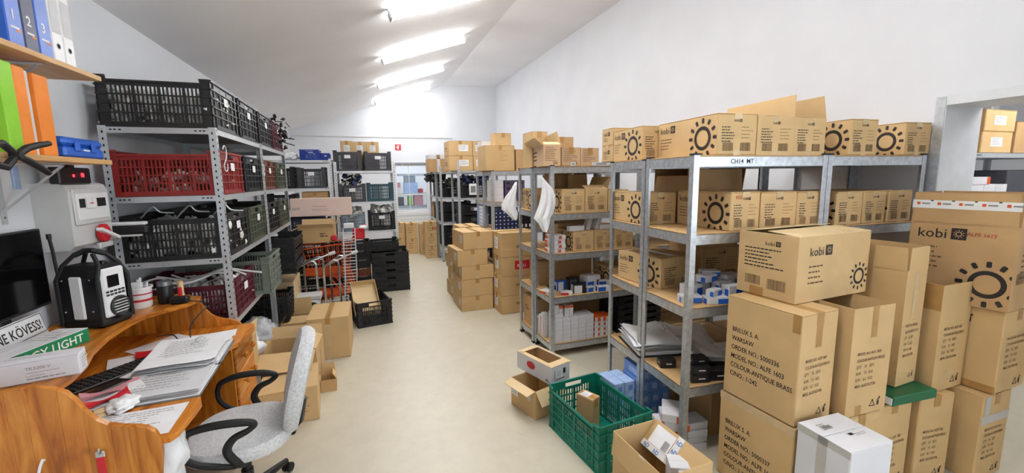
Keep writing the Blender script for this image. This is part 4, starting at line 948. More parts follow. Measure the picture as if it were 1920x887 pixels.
carton('wide box at the back on top of the second rack', 1.79,3.93,Z,.26,.28,.30,0,'card_dark','closed')
carton('low box beside the tall box on the second rack', 1.30+.26,4.22,Z,.30,.2,.22,4,'card','closed') if False else None
for i,(u,w_) in enumerate(((.02,.05),(.20,.05),(.42,.19),(.60,.13),(.52,.05))):
    pack('white_packet',('small white card leaning at the left of the top shelf edge','small white card at the middle of the top shelf edge','long white packet on the top shelf edge','flat white packet at the right of the top shelf edge','small white card standing on the long packet')[i], 1.58+u,3.455 if False else 3.462, Z+(.0305 if i==4 else 0), w_,.012 if i<4 else .008,.032 if i!=3 else .02, 0,'card_white','ink_grey','packet',None,(.2,.25,.8,.75))
Z = 1.3705
def kb2(label, x, y, z, a, b, h, rz=0, side=True, end=True, top='closed', mt='card_b'): return carton(label, x, y, z, a, b, h, rz, mt, top, (kobi_side('left',b,h) if side else [])+(kobi_end('front',a,h) if end else []), tape='tape_clear', fold=.03)
kb2('sun printed box on the second shelf of the second rack', 1.70,3.475,Z,.235,.37,.215)
kb2('box right of the sun printed one, second rack', 1.94,3.475,Z,.235,.37,.21,side=False,top={'back':(95,.14),'right':(110,.12),'front':(20,.1)})
kb2('box at the right end of the second shelf, second rack', 2.185,3.475,Z,.22,.37,.2,side=False)
kb2('sun printed box at the aisle end behind the second rack', 1.60,3.89,Z,.22,.34,.215)
carton('dark box with raised flaps behind, second rack', 1.85,3.92,Z,.34,.30,.22,0,'card_dark',{'front':(85,.13),'left':80,'right':95,'back':90})
Z = 1.0005
kb2('sun printed box on the third shelf of the second rack', 1.83,3.50,Z,.22,.36,.19)
kb2('second box of the row on the third shelf, second rack', 2.055,3.50,Z,.215,.36,.19,side=False)
kb2('third box of the row on the third shelf, second rack', 2.275,3.50,Z,.215,.36,.19,side=False)
carton('open box holding flaps beneath the white lamp packs', 1.86,3.90,Z,.5,.3,.22,0,'card_pale',{'front':(40,.12),'back':(100,.1)})
for i,(x,y,dz,a,b,h,rz,ti) in enumerate(((1.80,3.52,.1905,.16,.06,.05,2,None),(1.99,3.55,.1905,.05,.06,.12,10,(0,22)),(2.08,3.55,.1905,.05,.06,.12,8,(0,24)),(2.13,3.53,.1905,.15,.06,.05,-3,None))):
    pack('lamp_pack',('white pack lying at the left on the third shelf boxes','white pack leaning, left of two, on the third shelf boxes','white pack leaning, right of two, on the third shelf boxes','white pack lying at the right on the third shelf boxes')[i],x,y,Z+dz,a,b,h,rz,'card_white','paper_grey','small box',None,(.1,.2,.5,.7),ti)
for k in range(4):
    for i in range(2): pack('lamp_pack','orange lamp pack by the post'+rc(k,i), 1.595+.075*i+.006*(k%2), 3.49, Z+.041*k, .07,.14,.04, 0,'card_white','orange','small box','orange packs by the second rack post',(.0,.1,.45,.9))
Z = .5905
for i,(x,y,a,b,h,rz,base,band,lb) in enumerate(((1.60,3.55,.10,.12,.03,25,'card_white','orange','flat white and orange pack at the left of the fourth shelf'),(1.70,3.50,.11,.08,.03,-20,'card_white','red','white and red pack near the post, fourth shelf'),(1.655,3.66,.08,.06,.05,10,'black','tape_clear','small black and gold pack on the fourth shelf'),
    (1.84,3.50,.12,.09,.09,-8,'black','paper_grey','square black pack at the front of the fourth shelf'),(1.86,3.62,.11,.08,.12,6,'black','galv_dark','taller black pack behind the square one'),(1.74,3.64,.10,.06,.10,14,'blue','card_white','blue pack at the left of the fourth shelf'),
    (1.985,3.49,.10,.06,.05,12,'card_white','blue','blue ended pack at the front, fourth shelf'),(2.09,3.48,.12,.07,.05,-6,'card_white','blue','blue ended pack at the right front, fourth shelf'),(2.03,3.58,.11,.07,.09,4,'card_white','blue','blue ended pack in the middle of the fourth shelf'),(2.16,3.58,.11,.07,.08,-10,'card_white','blue','blue ended pack behind the right front one'),(2.05,3.68,.14,.08,.12,8,'card_white','paper_grey','white carton at the back of the fourth shelf'))):
    pack('lamp_pack',lb,x,y,Z,a,b,h,rz,base,band,'small box',None,(.0,.0,.7,.9))
pack('lamp_pack','white pack lying on the blue ended packs, fourth shelf',2.03,3.585,Z+.0905,.15,.06,.045,2,'card_white','paper_grey','small box',None,(.2,.3,.7,.7))
carton('long plain box at the back of the fourth shelf', 1.66,3.93,Z,.62,.26,.25,0,'card_dark')
kb2('sun printed box deep on the fourth shelf, second rack', 2.27,3.52,Z,.24,.36,.21)
Z = .1355
carton('brown box at the aisle end of the bottom shelf', 1.60,3.88,Z,.34,.34,.32,0,'card_dark','closed',[('left','lines',.06,.2,.12,2,.03,.012,'ink')])
nw = 0
for i in range(5):
    for k in range(6 if i else 7):
        nw += 1; pack('lamp_carton','white lamp carton on the bottom shelf'+rc(k,i), 1.63+.083*i, 3.475, Z+.0405*k if k < 5 or i < 3 else Z+.0405*k, .08,.15,.04, 0,'card_white','paper_grey','small box','white lamp cartons on the bottom shelf',(.12,.3,.55,.7))
for i in range(4): pack('lamp_carton','upright orange topped carton on the white block, '+ORD[i]+' from the left', 1.632+.045*i+(.02 if i > 1 else 0), 3.49, Z+.0405*(7 if i < 1 else 6)+.0005, .042,.10,.11, 0,'card_white','orange','small box','upright orange cartons on the white block',(.0,.75,1,1))
for i in range(3):
    for k in range(4): pack('lamp_carton','orange marked carton right on the bottom shelf'+rc(k,i), 2.055+.062*i, 3.475+.07*(k%2) if False else 3.475, Z+.052*k, .058,.14,.051, 0,'orange' if k == 3 else 'card_white','card_white' if k == 3 else 'orange','small box','orange topped cartons on the bottom shelf',(.0,.0,.55,.9) if k == 3 else (.6,.2,1,.8))
for i in range(3): pack('lamp_carton',('front','middle','back')[i]+' white carton with red edge at the aisle side of the bottom shelf', 1.595,3.50+.10*i if False else 3.64+.075*i if False else 3.66+.07*i, Z, .06,.065,.24-.04*i, 0,'card_white','red','small box',None,(.8,.0,1,1))
carton('dark box at the back of the bottom shelf, second rack', 2.0,3.88,Z,.42,.30,.36,0,'card_dark')
for i in range(6): crate(('lowest','second','third','fourth','fifth','top')[i]+' black tray in the stack between the racks', 2.33,3.48,.1355+.066*i,.50,.36,.065,0,'cr_black',card='front' if i==5 else None)
# hanging white bags
def hang_bag(label, pts, y0, dep, seed):
    bm = bmesh.new(); n = len(pts); rn = random.Random(seed); seg = 42; rings = []
    for i,(z,xc,hw) in enumerate(pts):
        ring = []
        for j in range(seg):
            t = 2*PI*j/seg; wob = 1+.18*math.sin(3*t+i*.5+seed)+.16*math.sin(7*t+i*.35+seed*2)
            ring.append(bm.verts.new((xc+hw*math.cos(t)*wob, y0+dep*math.sin(t)*(.4+.6*i/n)*wob, z)))
        rings.append(ring)
    for i in range(n-1):
        for j in range(seg): bm.faces.new((rings[i][j],rings[i][(j+1)%seg],rings[i+1][(j+1)%seg],rings[i+1][j]))
    bm.faces.new(rings[0]); bm.faces.new(rings[-1][::-1]); bmesh.ops.subdivide_edges(bm, edges=bm.edges[:], cuts=1, use_grid_fill=True); bmesh.ops.smooth_vert(bm, verts=bm.verts[:], factor=.15)
    me = bpy.data.meshes.new('hanging_bag'); bmesh.ops.recalc_face_normals(bm, faces=bm.faces[:]); bm.to_mesh(me); bm.free(); me.materials.append(M['bag']); me.polygons.foreach_set('use_smooth',[True]*len(me.polygons))
    tag(link('hanging_bag', me), label, 'bag')
hang_bag('white plastic bag hanging at the front corner of the second rack', [(1.70,1.475,.010),(1.66,1.495,.022),(1.60,1.525,.042),(1.54,1.535,.058),(1.46,1.53,.066),(1.38,1.505,.070),(1.34,1.485,.066),(1.29,1.505,.042),(1.25,1.51,.03),(1.215,1.505,.008)], 3.43,.04,1)
hang_bag('white plastic bag hanging at the rear corner of the second rack', [(1.65,1.555,.008),(1.58,1.535,.028),(1.50,1.50,.055),(1.42,1.48,.080),(1.36,1.475,.078),(1.31,1.515,.055),(1.26,1.535,.028),(1.24,1.54,.008)], 4.30,.04,4)
# ------------------------------------------------------------------ third pair
T3z = (.12,.58,1.0,1.38,1.79)
rivet_rack('third galvanised rack from the camera, blue packs inside', 1.60,5.37,0,.94,.38,1.79,T3z)
rivet_rack('galvanised rack directly behind the third one', 1.595,5.76,0,.94,.38,1.79,T3z)
rivet_rack('galvanised rack beside the third one, nearer the wall', 2.545,5.37,0,.92,.38,1.79,T3z)
carton('large plain box on top of the third rack', 1.535,5.39,1.7905,.40,.40,.33,0,'card','closed',[('front','lines',.19,.26,.12,5,.03,.006,'tape')])
carton('small box standing on the large box, third rack', 1.68,5.42,2.121,.22,.22,.16,0,'card')
for i in range(4): pack('white_carton',('bottom','second','third','top')[i]+' white box of the pile on top of the rack behind the third', 1.60,5.80,1.7905+.105*i,.17,.25,.104,0,'card_white','paper_grey','box',None,(.1,.2,.4,.4))
carton('box at the right on top of the third rack', 1.96,5.40,1.7905,.30,.35,.28,0,'card_dark')
for i in range(3): pack('white_carton',('bottom','middle','top')[i]+' white box at the aisle end of the third rack second shelf', 1.625,5.40,1.3805+.0955*i,.15,.28,.095,0,'card_white','paper_grey','box',None,(.1,.2,.4,.4))
for k in range(4):
    for i in range(3): pack('dark_pack','dark violet pack on the third rack'+rc(k,i), 1.80+.095*i,5.40,1.3805+.0705*k,.09,.2,.07,0,'violet','black','small box','dark violet packs on the third rack',(.2,.2,.8,.7))
for k in range(6):
    for i in range(6): pack('navy_pack','navy pack in the third rack grid'+rc(k,i), 1.635+.056*i+.0,5.385,1.0005+.0505*k,.054,.16,.05,0,'navy' if k < 5 else ('cr_teal' if i%3==0 else 'navy'),'paper' if k < 5 else ('red' if i%2 else 'cr_green'),'small box','navy packs on the third rack',(.3,.35,.7,.7))
for k in range(6): pack('pale_pack','pale blue pack in the column behind the third rack, '+ORD[k]+' row up', 1.605,5.80,1.0005+.0505*k,.07,.3,.05,0,'blue_light','paper','small box','pale blue packs behind the third rack',(.3,.2,.8,.8))
for i in range(2): crate(('lower','upper')[i]+' black crate low on the third rack', 1.66,5.39,.5805+.19*i,.56,.34,.185,0,'cr_black')
for k in range(4): pack('dark_pack','dark pack beside the navy grid, '+ORD[k]+' from the left', 2.0+.06*k,5.385,1.0005,.055,.16,.22,0,'black','paper_grey','small box','dark packs beside the navy grid',(.2,.1,.8,.3))
# ------------------------------------------------------------------ fourth and fifth racks (slotted)
T4z = (.10,.84,1.35,1.83)
slot_rack('slotted grey rack with labelled cartons on top, fourth along the aisle', 1.59,7.41,.92,.60,2.00,T4z,metal='steel_grey')
for i,(x,z,a) in enumerate(((1.45,1.831,.43),(1.45,2.09,.42),(1.89,1.831,.3),(1.88,2.09,.3))):
    carton(('lower left','upper left','lower right','upper right')[i]+' labelled carton on top of the fourth rack', x if i<2 else x, 7.42, z, a,.45,.257,0,'card','closed',[('front','sticker',a*.42 if i<2 else .05,.08,.17,.11),('left','lines',.1,.15,.2,2,.04,.02,'ink_soft')])
crate('dark crate with a white sheet on it, fourth rack', 1.64,7.43,1.351,.56,.40,.27,0,'cr_char',card='front')
heap('dark_leads','dark cables heaped over the crate on the fourth rack', 1.92,7.66,1.56,.26,.2,.16,120,('dark_stuff','navy'),31,size=.04)
pack('white_sheet','white card hung on the front of the dark crate, fourth rack', 1.79,7.40,1.40,.17,.004,.20,0,'paper','ink_grey','card',None,(.15,.2,.7,.8))
for i in range(2): crate(('lower','upper')[i]+' black crate on the third shelf of the fourth rack', 1.63,7.43,.841+.201*i,.58,.42,.20,0,'cr_black',card='front' if i else None)
for i in range(2): crate(('lower','upper')[i]+' black crate at the bottom of the fourth rack', 1.63,7.43,.101+.27*i,.58,.42,.265,0,'cr_black')
slot_rack('slotted grey rack fifth along the aisle, black crates inside', 1.47,8.55,.92,.50,1.95,(.32,.82,1.32,1.83),metal='steel_grey')
slot_rack('slotted grey rack furthest back on the right', 1.47,9.15,.92,.80,1.95,(.32,.82,1.32,1.83),metal='steel_grey')
carton('box sealed with patterned tape on top of the fifth rack', 1.27,8.62,1.831,.40,.40,.34,0,'card_dark','closed',[('front','tape',0,.26,.40,.08,'paper_grey'),('front','tape',.17,0,.06,.34,'paper_grey'),('left','tape',0,.26,.40,.08,'paper_grey')])
cn = 0
for z, hh in ((.321,.24),(.821,.24),(1.321,.24)):
    for i in range(1 if z > 1.2 else 2):
        crate('black crate on the '+{.321:'lowest',.821:'second',1.321:'third'}[z]+' shelf of the fifth rack'+('' if z > 1.2 else (', lower of two',', upper of two')[i]), 1.50,8.57,z+(.205*i),.60,.42,.20,0,'cr_black')
for z in (.321,.821,1.321):
    crate('dark crate on the '+{.321:'lowest',.821:'second',1.321:'third'}[z]+' shelf of the rack furthest back', 1.50,9.20,z,.60,.42,.30,0,'cr_black')
heap('dark_leads','black cables bulging from the furthest rack by the window', 1.52,9.5,1.64,.18,.3,.16,120,('dark_stuff','black'),33,size=.05)
heap('dark_leads','black cables in the crate on the fifth rack', 1.80,8.8,1.53,.26,.18,.16,120,('dark_stuff','cr_olive'),34,size=.04)
carton('open brown box leaning out of the furthest rack', 1.50,9.70,.821,.35,.25,.25,0,'card',{'front':(150,.12),'back':(80,.1)})
# ------------------------------------------------------------------ box stacks in the aisle
zz = .0005
for i,(x,h,rz) in enumerate(((1.105,.195,0),(1.11,.222,1),(1.12,.17,-1),(1.07,.21,3),(1.15,.22,4))):
    carton(('squashed bottom','second','third','fourth','top')[i]+' box of the tall front stack in the aisle', x,5.15,zz,.42 if i < 3 else .40,.52,h,rz,'card','closed',[('left','sticker',.36,h*.35,.10,h*.45),('front','tape',.19,.0,.05,h*.5,'tape_clear')],sag=.03 if i==0 else .01); zz += h+.001
zz = .0005
for i,h in enumerate((.21,.19,.21,.20,.21)):
    carton(('bottom','second','third','fourth','top')[i]+' box of the stack half hidden behind the front aisle stack', 1.13+(.0 if i<3 else .12),5.76 if i<3 else 5.76,zz,.38 if i<3 else .30,.45,h,2-(i%2)*3,'card','closed',[('left','sticker',.30,h*.35,.10,h*.45)]); zz += h+.001
zz = .0005
for i,(x,h) in enumerate(((1.545,.235),(1.545,.245),(1.56,.24),(1.555,.30))):
    carton(('bottom','second','third','top')[i]+' box of the stack between the second and third racks', x,4.86,zz,.44 if i < 3 else .46,.40,h,0,'card','closed',[('left','sticker',.12,h*.3,.14,h*.5),('front','text','BE' if i==3 else ('BELLI' if i==2 else 'KE'),.20,.11,.05,'ink' if i!=2 else 'ink_white')]+([('front','poly','red',[rect(.17,.08,.43,.19)],.0008)] if i==2 else [])); zz += h+.001
# boxes by the back window
for i,(x,y,a,hs) in enumerate(((.62,9.95,.24,(.36,.34)),(.87,9.80,.26,(.34,.36)),(1.15,9.55,.20,(.34,.36)),(1.21,9.05,.24,(.255,.27,.26)))):
    zz = .0005
    for k,h in enumerate(hs):
        nmz = ('bottom','middle','top')[k] if len(hs) == 3 else ('lower','upper')[k]
        carton(nmz+' box of the '+('leftmost pile','second pile','narrow third pile','taller right pile')[i]+' in front of the back window', x,y,zz,a,.30,h,0,'card','closed',[('front','lines',.05,h*.7,a*.6,3,.05,.01,'ink_soft')]+([('front','text','BE',.14,.08,.10,'ink_red')] if (i==3 and k==2) else [])); zz += h+.001
# ------------------------------------------------------------------ big cartons in the right foreground
def brilux(no, a, b, h, side=True, s_=.036):
    p = []
    if side:
        for i, t_ in enumerate(('BRILUX S. A.','WARSAW','ORDER NO.: '+no,'MODEL NO.: ALFE 1603','COLOUR-ANTIQUE BRASS','C/NO.: 1-242')):
            p.append(('left','text',t_,.10*b,.66*h-i*1.38*s_,s_,'ink',0,.80))
    return p+small(a, h)
def small(a, h, v=.46, k=1.0):
    s_ = .0215*k; out = []
    for i, t_ in enumerate(('MODEL NO. ALFE 1603','COLOUR-ANTIQUE BRASS','QTY.    10    SETS','N.W.    7.5   KGS','G.W.    8.2   KGS','MEAS. 26X37X57CM')):
        out.append(('front','text',t_,.10*a+.02,v*h+.06-i*1.55*s_,s_,'ink_soft',0,.78*min(1,a/.29)))
    out.append(('front','recycle',.58*a,.06*h,.045*min(1,a/.29))); return out
carton('upper large carton printed ORDER NO 5000336', 1.864,1.32,.5005,.267,.40,.55,3.2,'card','closed',brilux('5000336',.267,.40,.55)+[('front','tape',.11,.38,.045,.17),('left','tape',.36,.46,.038,.09)])
carton('lower large carton printed ORDER NO 5000337', 1.862,1.31,.0005,.275,.42,.495,3.2,'card','closed',brilux('5000337',.275,.42,.495)+[('left','tape',0,.455,.42,.04,'tape_clear')])
kt = carton('kobi carton lying across the two big cartons in the foreground', 1.985,1.452,1.0545,.575,.33,.335,3,'card_b',{'front':(4,.17),'back':(8,.13),'left':(-14,.16),'right':(2,.16)},
    [('front','kobi',.085,.235,.062),('front','lines',.085,.185,.12,4,.028,.008,'ink_soft'),('front','sun',.500,.095,.075,(.003,.003,.571,.333)),
     ('left','kobi',.155,.275,.030),('left','lines',.04,.255,.24,6,.019,.006,'ink'),('left','code',.05,.055,.09,.05),('left','code',.18,.045,.10,.055),('left','tape',.08,0,.08,.045)],inner='card_pale')
kt['label'] = 'carton with large word mark resting across two tall cartons'
carton('open tall carton right of the upper ORDER NO carton', 2.165,1.287,.5005,.285,.42,.555,-1.5,'card',{'left':(-75,.1),'right':(-80,.1)},small(.285,.555)+[('front','tape',.13,.40,.04,.155),('front','tape',.07,0,.04,.05)])
carton('narrow tall carton with standing flaps on a green case', 2.625,1.335,.5555,.183,.30,.635,3,'card',{'left':(90,.12),'front':(90,.12),'right':(90,.12),'back':(92,.12)},small(.183,.635,.42)+[('front','tape',.075,.40,.035,.235,'tape_clear')])
carton('tall open carton between the narrow one and the sun printed one', 2.855,1.29,.5005,.275,.32,.60,0,'card',{'left':(-70,.1),'back':(-60,.1)},small(.275,.60,.48)+[('left','tape',.0,.46,.32,.14),('front','tape',.10,.05,.05,.06,'tape_clear')])
carton('carton under the big sun printed one, recycling marks on its side', 3.142,1.16,.5005,.296,.40,.462,1,'card','closed',small(.296,.462,.52)+[('left','recycle',.20,.37,.045),('left','text','KO',.10,.17,.035),('left','text','ALFE',.16,.26,.028,'ink_red')]+[('left','tape',0,0,.40,.04)])
ttape = [('left','poly','tape_white',[rect(.0,.525,.434,.572)],.0052)]
for i in range(5): ttape += [('left','poly','orange',[rect(.02+.09*i,.545,.035+.09*i,.560)],.0062),('left','poly','ink_grey',[rect(.042+.09*i,.548,.078+.09*i,.556)],.0062),('left','poly','ink',[rect(.08+.09*i,.566,.092+.09*i,.572)],.0064)]
kk = carton('big carton with a large sun and taped standing flaps, right edge', 3.125,1.150,.9635,.33,.434,.445,5.4,'card_dark',{'left':(90,.17),'front':(91,.17),'right':(90,.17),'back':(88,.17)},
    [('left','kobi',.035,.36,.075),('left','lines',.045,.31,.13,5,.028,.009,'ink_soft'),('left','text','ALFE 1613',.245,.385,.026,'ink_red',-.03),('left','sun',.345,.13,.125,(.003,.003,.432,.443)),('left','text','5',.39,.50,.06,'ink'),('front','lines',.08,.30,.12,5,.03,.01,'ink_soft'),('front','code',.05,.14,.1,.06)]+ttape)
gc = thing('flat_case','flat green case squeezed between the stacked cartons','case',(2.665,1.43,.5002), -4); MB().cbox((-.15,-.17,0),(.17,.15,.05),.004).build('body','green_book',gc); MB().cbox((-.154,-.165,.006),(-.150,.145,.044),.001).build('paper_edge','paper',gc)
carton('carton on the floor under the open tall carton', 2.165,1.287,.0005,.26,.42,.495,-1.5,'card','closed',small(.26,.495))
carton('carton on the floor under the green case', 2.44,1.30,.0005,.285,.40,.495,0,'card','closed',small(.285,.495))
carton('carton on the floor left of the grey taped one', 2.745,1.275,.0005,.25,.40,.495,-6,'card','closed',small(.25,.495))
carton('carton on the floor with a grey tape band across it', 3.07,1.165,.0005,.265,.36,.495,0,'card','closed',small(.265,.495)+[('front','tape',.0,.33,.265,.05,'tape_grey'),('front','tape',.02,.38,.05,.11,'tape_grey'),('left','text','BR',.0,.27,.06),('left','text','WA',.0,.20,.06)])
carton('pale carton standing at the wall behind the grey taped one', 3.36,1.24,.0005,.13,.30,.42,0,'card_pink','closed',[('front','lines',.02,.36,.09,6,.03,.012,'ink_soft')])
carton('white carton on the floor in the right foreground', 1.84,1.055,.0005,.255,.235,.55,-2,'card_white','closed',[('left','tape',.095,0,.045,.55,'tape_grey'),('left','tape',0,.515,.235,.034,'tape_grey'),('top','lines',.05,.19,.07,4,.012,.005,'ink_grey'),('top','code',.06,.155,.05,.02),('top','poly','ink',[rect(.12,.085,.145,.10)]),('top','lines',.15,.09,.07,2,.01,.003,'ink_grey')],tape=None,name='white_box')
# ------------------------------------------------------------------ open box with blue and white tape
hd = carton('open carton with blue printed tape in the foreground', 1.157,1.359,.0005,.278,.376,.40,2.2,'card',{'left':(262,.12),'front':(262,.12)},[('left','tape',.205,0,.042,.40,'tape_white')])
X, Y = .139, .188
sg_ = MB(); Fl = frame((-X,Y,0),(0,-1,0),(0,0,1))
for k in range(3): MB().flat(shift(txt('hD',.05,.02),.24,.03+k*.13,PI/2),Fl,.0016).build('print','ink_blue',hd)
ln = .15; A_ = math.radians(48)
fp = MB().prism(rect(0,0,.37,ln), .004, frame((X-ln*math.cos(A_)-.003,Y-.003,.40-ln*math.sin(A_)),(0,-1,0),(math.cos(A_),0,math.sin(A_)))); fp.build('flap','card',hd)
Fi = frame((X-ln*math.cos(A_)-.003,Y-.003,.40-ln*math.sin(A_)),(0,-1,0),(math.cos(A_),0,math.sin(A_)))
MB().flat([rect(.0,0,.36,.032),rect(.17,.0,.21,ln)],Fi,.0052).build('tape','tape_white',hd); MB().flat([rect(.03,.034,.165,.135)],Fi,.0056).build('sticker','paper',hd)
MB().flat(barcode(.12,.04,.035,.05,random.Random(2)),Fi,.0064).build('barcode','ink_grey',hd)
for u,v in ((.02,.004),(.09,.004),(.22,.004),(.29,.004),(.175,.06),(.175,.11)): MB().flat(shift(txt('hD',.03,.02),u,v),Fi,.0064).build('print','ink_blue',hd)
pack('white_pack','white pack standing inside the foreground carton', 1.275,1.46,.005,.09,.10,.345,-28,'card_white','paper_grey','small box',None,(.1,.5,.5,.6))
pack('white_pack','white pack in the near corner of the foreground carton', 1.31,1.372,.005,.08,.07,.335,8,'card_white','paper_grey','small box',None,(.1,.5,.5,.6))
# ------------------------------------------------------------------ green crate and boxes in front of the rack
crate('empty green plastic crate on the floor with one box in it', 1.175,1.92,.0005,.384,.56,.299,5.8,'cr_green')
carton('tall plain box standing inside the green crate', 1.315,2.24,.0115,.085,.13,.255,24,'card_dark','closed',[('top','sticker',.01,.05,.06,.06)])
carton('open brown carton under the white box with the red oval', 1.050,2.565,.0005,.27,.285,.213,17,'card',{'left':(195,.07),'front':(235,.11),'right':(175,.07)},[('left','sticker',.01,.09,.075,.085),('left','sticker',.20,.12,.03,.04)],inner='card_pale')
ell = [[(.165+.048*math.cos(2*PI*i/24), .075+.030*math.sin(2*PI*i/24)) for i in range(24)]]
carton('white open box with a red oval mark, lying on a carton', 1.19,2.600,.2185,.182,.39,.131,18.5,'card_white',{'left':(4,.035),'right':(200,.05),'front':(6,.06),'back':(8,.06)},[('left','poly','red',ell),('left','text','DRU',.128,.062,.040,'ink_white'),('left','lines',.33,.03,.04,2,.01,.006,'ink'),('front','poly','ink',[rect(.03,.02,.034,.10),rect(.04,.025,.13,.031),rect(.115,.06,.14,.10)]),('front','sticker',.05,.04,.06,.06)],inner='card_pale')
# ------------------------------------------------------------------ boxes on the floor at the left
carton('large closed carton on the floor at the left of the aisle', -.575,4.22,.0005,.371,.54,.407,-1.5,'card','closed',[('front','tape',.16,.0,.045,.40,'tape_clear'),('top','poly','hole',[[(.183,.02),(.189,.02),(.187,.30),(.185,.30)]],.0026)])
carton('open carton behind the office chair with a shipping note', -.84,3.60,.0005,.41,.34,.36,-4,'card',{'front':(205,.20),'back':(115,.10),'left':(190,.14),'right':(25,.16)},[('right','tape',.15,.0,.04,.3,'tape_clear')],inner='card_b')
loose('white shipping note on the open carton behind the chair', -.50,3.80,.445,.10,.12,-30,prints=False) if False else None
carton('closed carton with printed side on the floor behind the chair', -.764,3.109,.0005,.377,.425,.255,4.3,'card_b','closed',[('front','text','II',.12,.16,.05),('front','lines',.12,.13,.03,4,.025,.012,'ink'),('front','lines',.22,.2,.1,8,.02,.008,'tape'),('front','lines',.2,.03,.08,1,.02,.016,'ink')])
carton('small open box on the floor beside the cartons at the left', -.415,3.535,.0005,.118,.13,.10,2,'card_dark',{'back':(92,.09),'right':(60,.05),'left':(150,.03)},inner='card')
carton('carton with a raised flap by the low left shelf', -.855,4.60,.0005,.26,.34,.27,0,'card',{'back':(100,.17),'left':(60,.1),'front':(15,.14)},inner='card')
# black crate with a tray leaning in it
crate('black crate in the aisle holding an open tray', -.141,5.002,.0005,.391,.54,.294,10.4,'cr_black')
tr = carton('open cardboard tray leaning out of the black crate', .0,5.24,.10,.29,.46,.085,10.4,'card_pale',{},[],centre=True,inner='card_pale'); tr.rotation_euler = (math.radians(38),0,math.radians(8)); tr.location = (-.055,5.30,.255)
# stacked trays beyond
for i in range(5): crate(('bottom','second','third','fourth','top')[i]+' black crate of the wide stack beside the aisle', .065,6.57,.0005+.121*i,.535,.60,.12,-1,'cr_black')
crate('open black crate lying on the wide stack', -.02,6.72,.6065,.50,.40,.16,3,'cr_black')
for i in range(6): crate(('bottom','second','third','fourth','fifth','top')[i]+' dark crate of the stack behind the shopping cart', -.52,6.62,.0005+.13*i,.56,.40,.128,0,'cr_black' if i!=2 else 'cr_brown')
for i in range(6): crate(('bottom','second','third','fourth','fifth','top')[i]+' dark crate of the stack under the long pink box', -1.13,6.45,.0005+.20*i,.58,.40,.198,0,'cr_navy' if i>3 else 'cr_black')
carton('long pale pink lamp box lying on the dark crates', -.96,6.50,1.2005,.79,.20,.25,0,'card_rose','closed',[('front','text','GHT',.02,.09,.05,'ink_grey'),('front','lines',.28,.14,.22,1,.02,.006,'ink_red'),('front','lines',.27,.10,.22,2,.02,.005,'ink_grey')],tape=None,name='lamp_box')
# ------------------------------------------------------------------ trolleys
def trolley(label, x0, x1, y, hz, hx):
    r = thing('tube_trolley', label, 'trolley', ((x0+x1)/2,y+.15,0)); c = (x0+x1)/2; a, b = x0-c, x1-c; yy = -.15
    def U(dx, dy): return [(a+dx,yy+dy,.10),(a+dx,yy+dy,hz-.05),(a+dx+.015,yy+dy,hz-.015),(a+dx+.05,yy+dy,hz),(b+dx-.05,yy+dy,hz+.05),(b+dx-.015,yy+dy,hz+.035),(b+dx,yy+dy,hz),(b+dx,yy+dy,.10)]
    MB().tube(U(0,0),.013,8).build('front_frame','chrome',r); MB().tube(U(.05,.30),.013,8).build('rear_frame','chrome',r)
    MB().tube([(a+.05,yy,hz),(a+.12,yy+.05,hz+.02),(hx-c-.03,yy+.12,hz+.10)],.012,8).build('push_rail','chrome',r); MB().tube([(hx-c-.04,yy+.12,hz+.097),(hx-c+.03,yy+.14,hz+.115)],.022,8).build('grip','grey_plastic',r)
    MB().cbox((a,yy,.085),(b+.05,yy+.30,.105),.004).build('platform','galv_dark',r)
    for (px,py) in ((a+.03,yy+.03),(b-.0,yy+.03),(a+.05,yy+.27),(b,yy+.27)): MB().lathe([(.038,-.012),(.04,0),(.038,.012)],14,Matrix.Rotation(PI/2,3,'Y'),(px,py,.04)).build('wheel','rubber',r)
    for z in (.25,.45): MB().tube([(a,yy,z),(b,yy,z)],.006,6).build('cross_bar','chrome',r)
    return r
trolley('chrome tube trolley beside the left rack end', -.80,-.58,5.45,.70,-.40)
trolley('chrome tube trolley with grey grip next to the wire stand', -.50,-.33,5.42,.70,-.14)
sc_ = thing('shopping_cart','orange shopping cart with a red handle behind the trolleys','shopping cart',(-.42,5.98,0))
def wires(nm, segs, r_, mt):
    for p in segs: MB().tube(p, r_, 5).build(nm, mt, sc_)
bx0,bx1,ty0,ty1 = -.40,.24,-.20,.20
wires('basket_wire', [[(bx0,ty0,.84),(bx1,ty0,.90),(bx1,ty1,.90),(bx0,ty1,.84),(bx0,ty0,.84)],[(bx0+.08,ty0+.04,.50),(bx1-.06,ty0+.04,.44),(bx1-.06,ty1-.04,.44),(bx0+.08,ty1-.04,.50),(bx0+.08,ty0+.04,.50)]], .008,'orange')
wires('basket_wire', [[(bx0+(bx1-bx0)*t,ty0,.84+.06*t),(bx0+.08+(bx1-bx0-.14)*t,ty0+.04,.50-.06*t)] for t in [i/11 for i in range(12)]], .004,'orange')
wires('basket_wire', [[(bx0+(bx1-bx0)*t,ty1,.84+.06*t),(bx0+.08+(bx1-bx0-.14)*t,ty1-.04,.50-.06*t)] for t in [i/11 for i in range(12)]], .004,'orange')
wires('basket_wire', [[(bx0+.02*k,ty0+.01*k,.84-.085*k),(bx1-.015*k,ty0+.01*k,.90-.11*k)] for k in range(1,4)], .004,'orange')
wires('basket_wire', [[(bx1-.06*t,ty0+.05*i,.90-.0*t),(bx1-.06,ty0+.05*i,.44)] for i in range(1,8) for t in (0,)], .004,'orange')
wires('floor_wire', [[(bx0+.08,ty0+.05+.05*i,.50),(bx1-.06,ty0+.05+.05*i,.44)] for i in range(7)], .004,'orange')
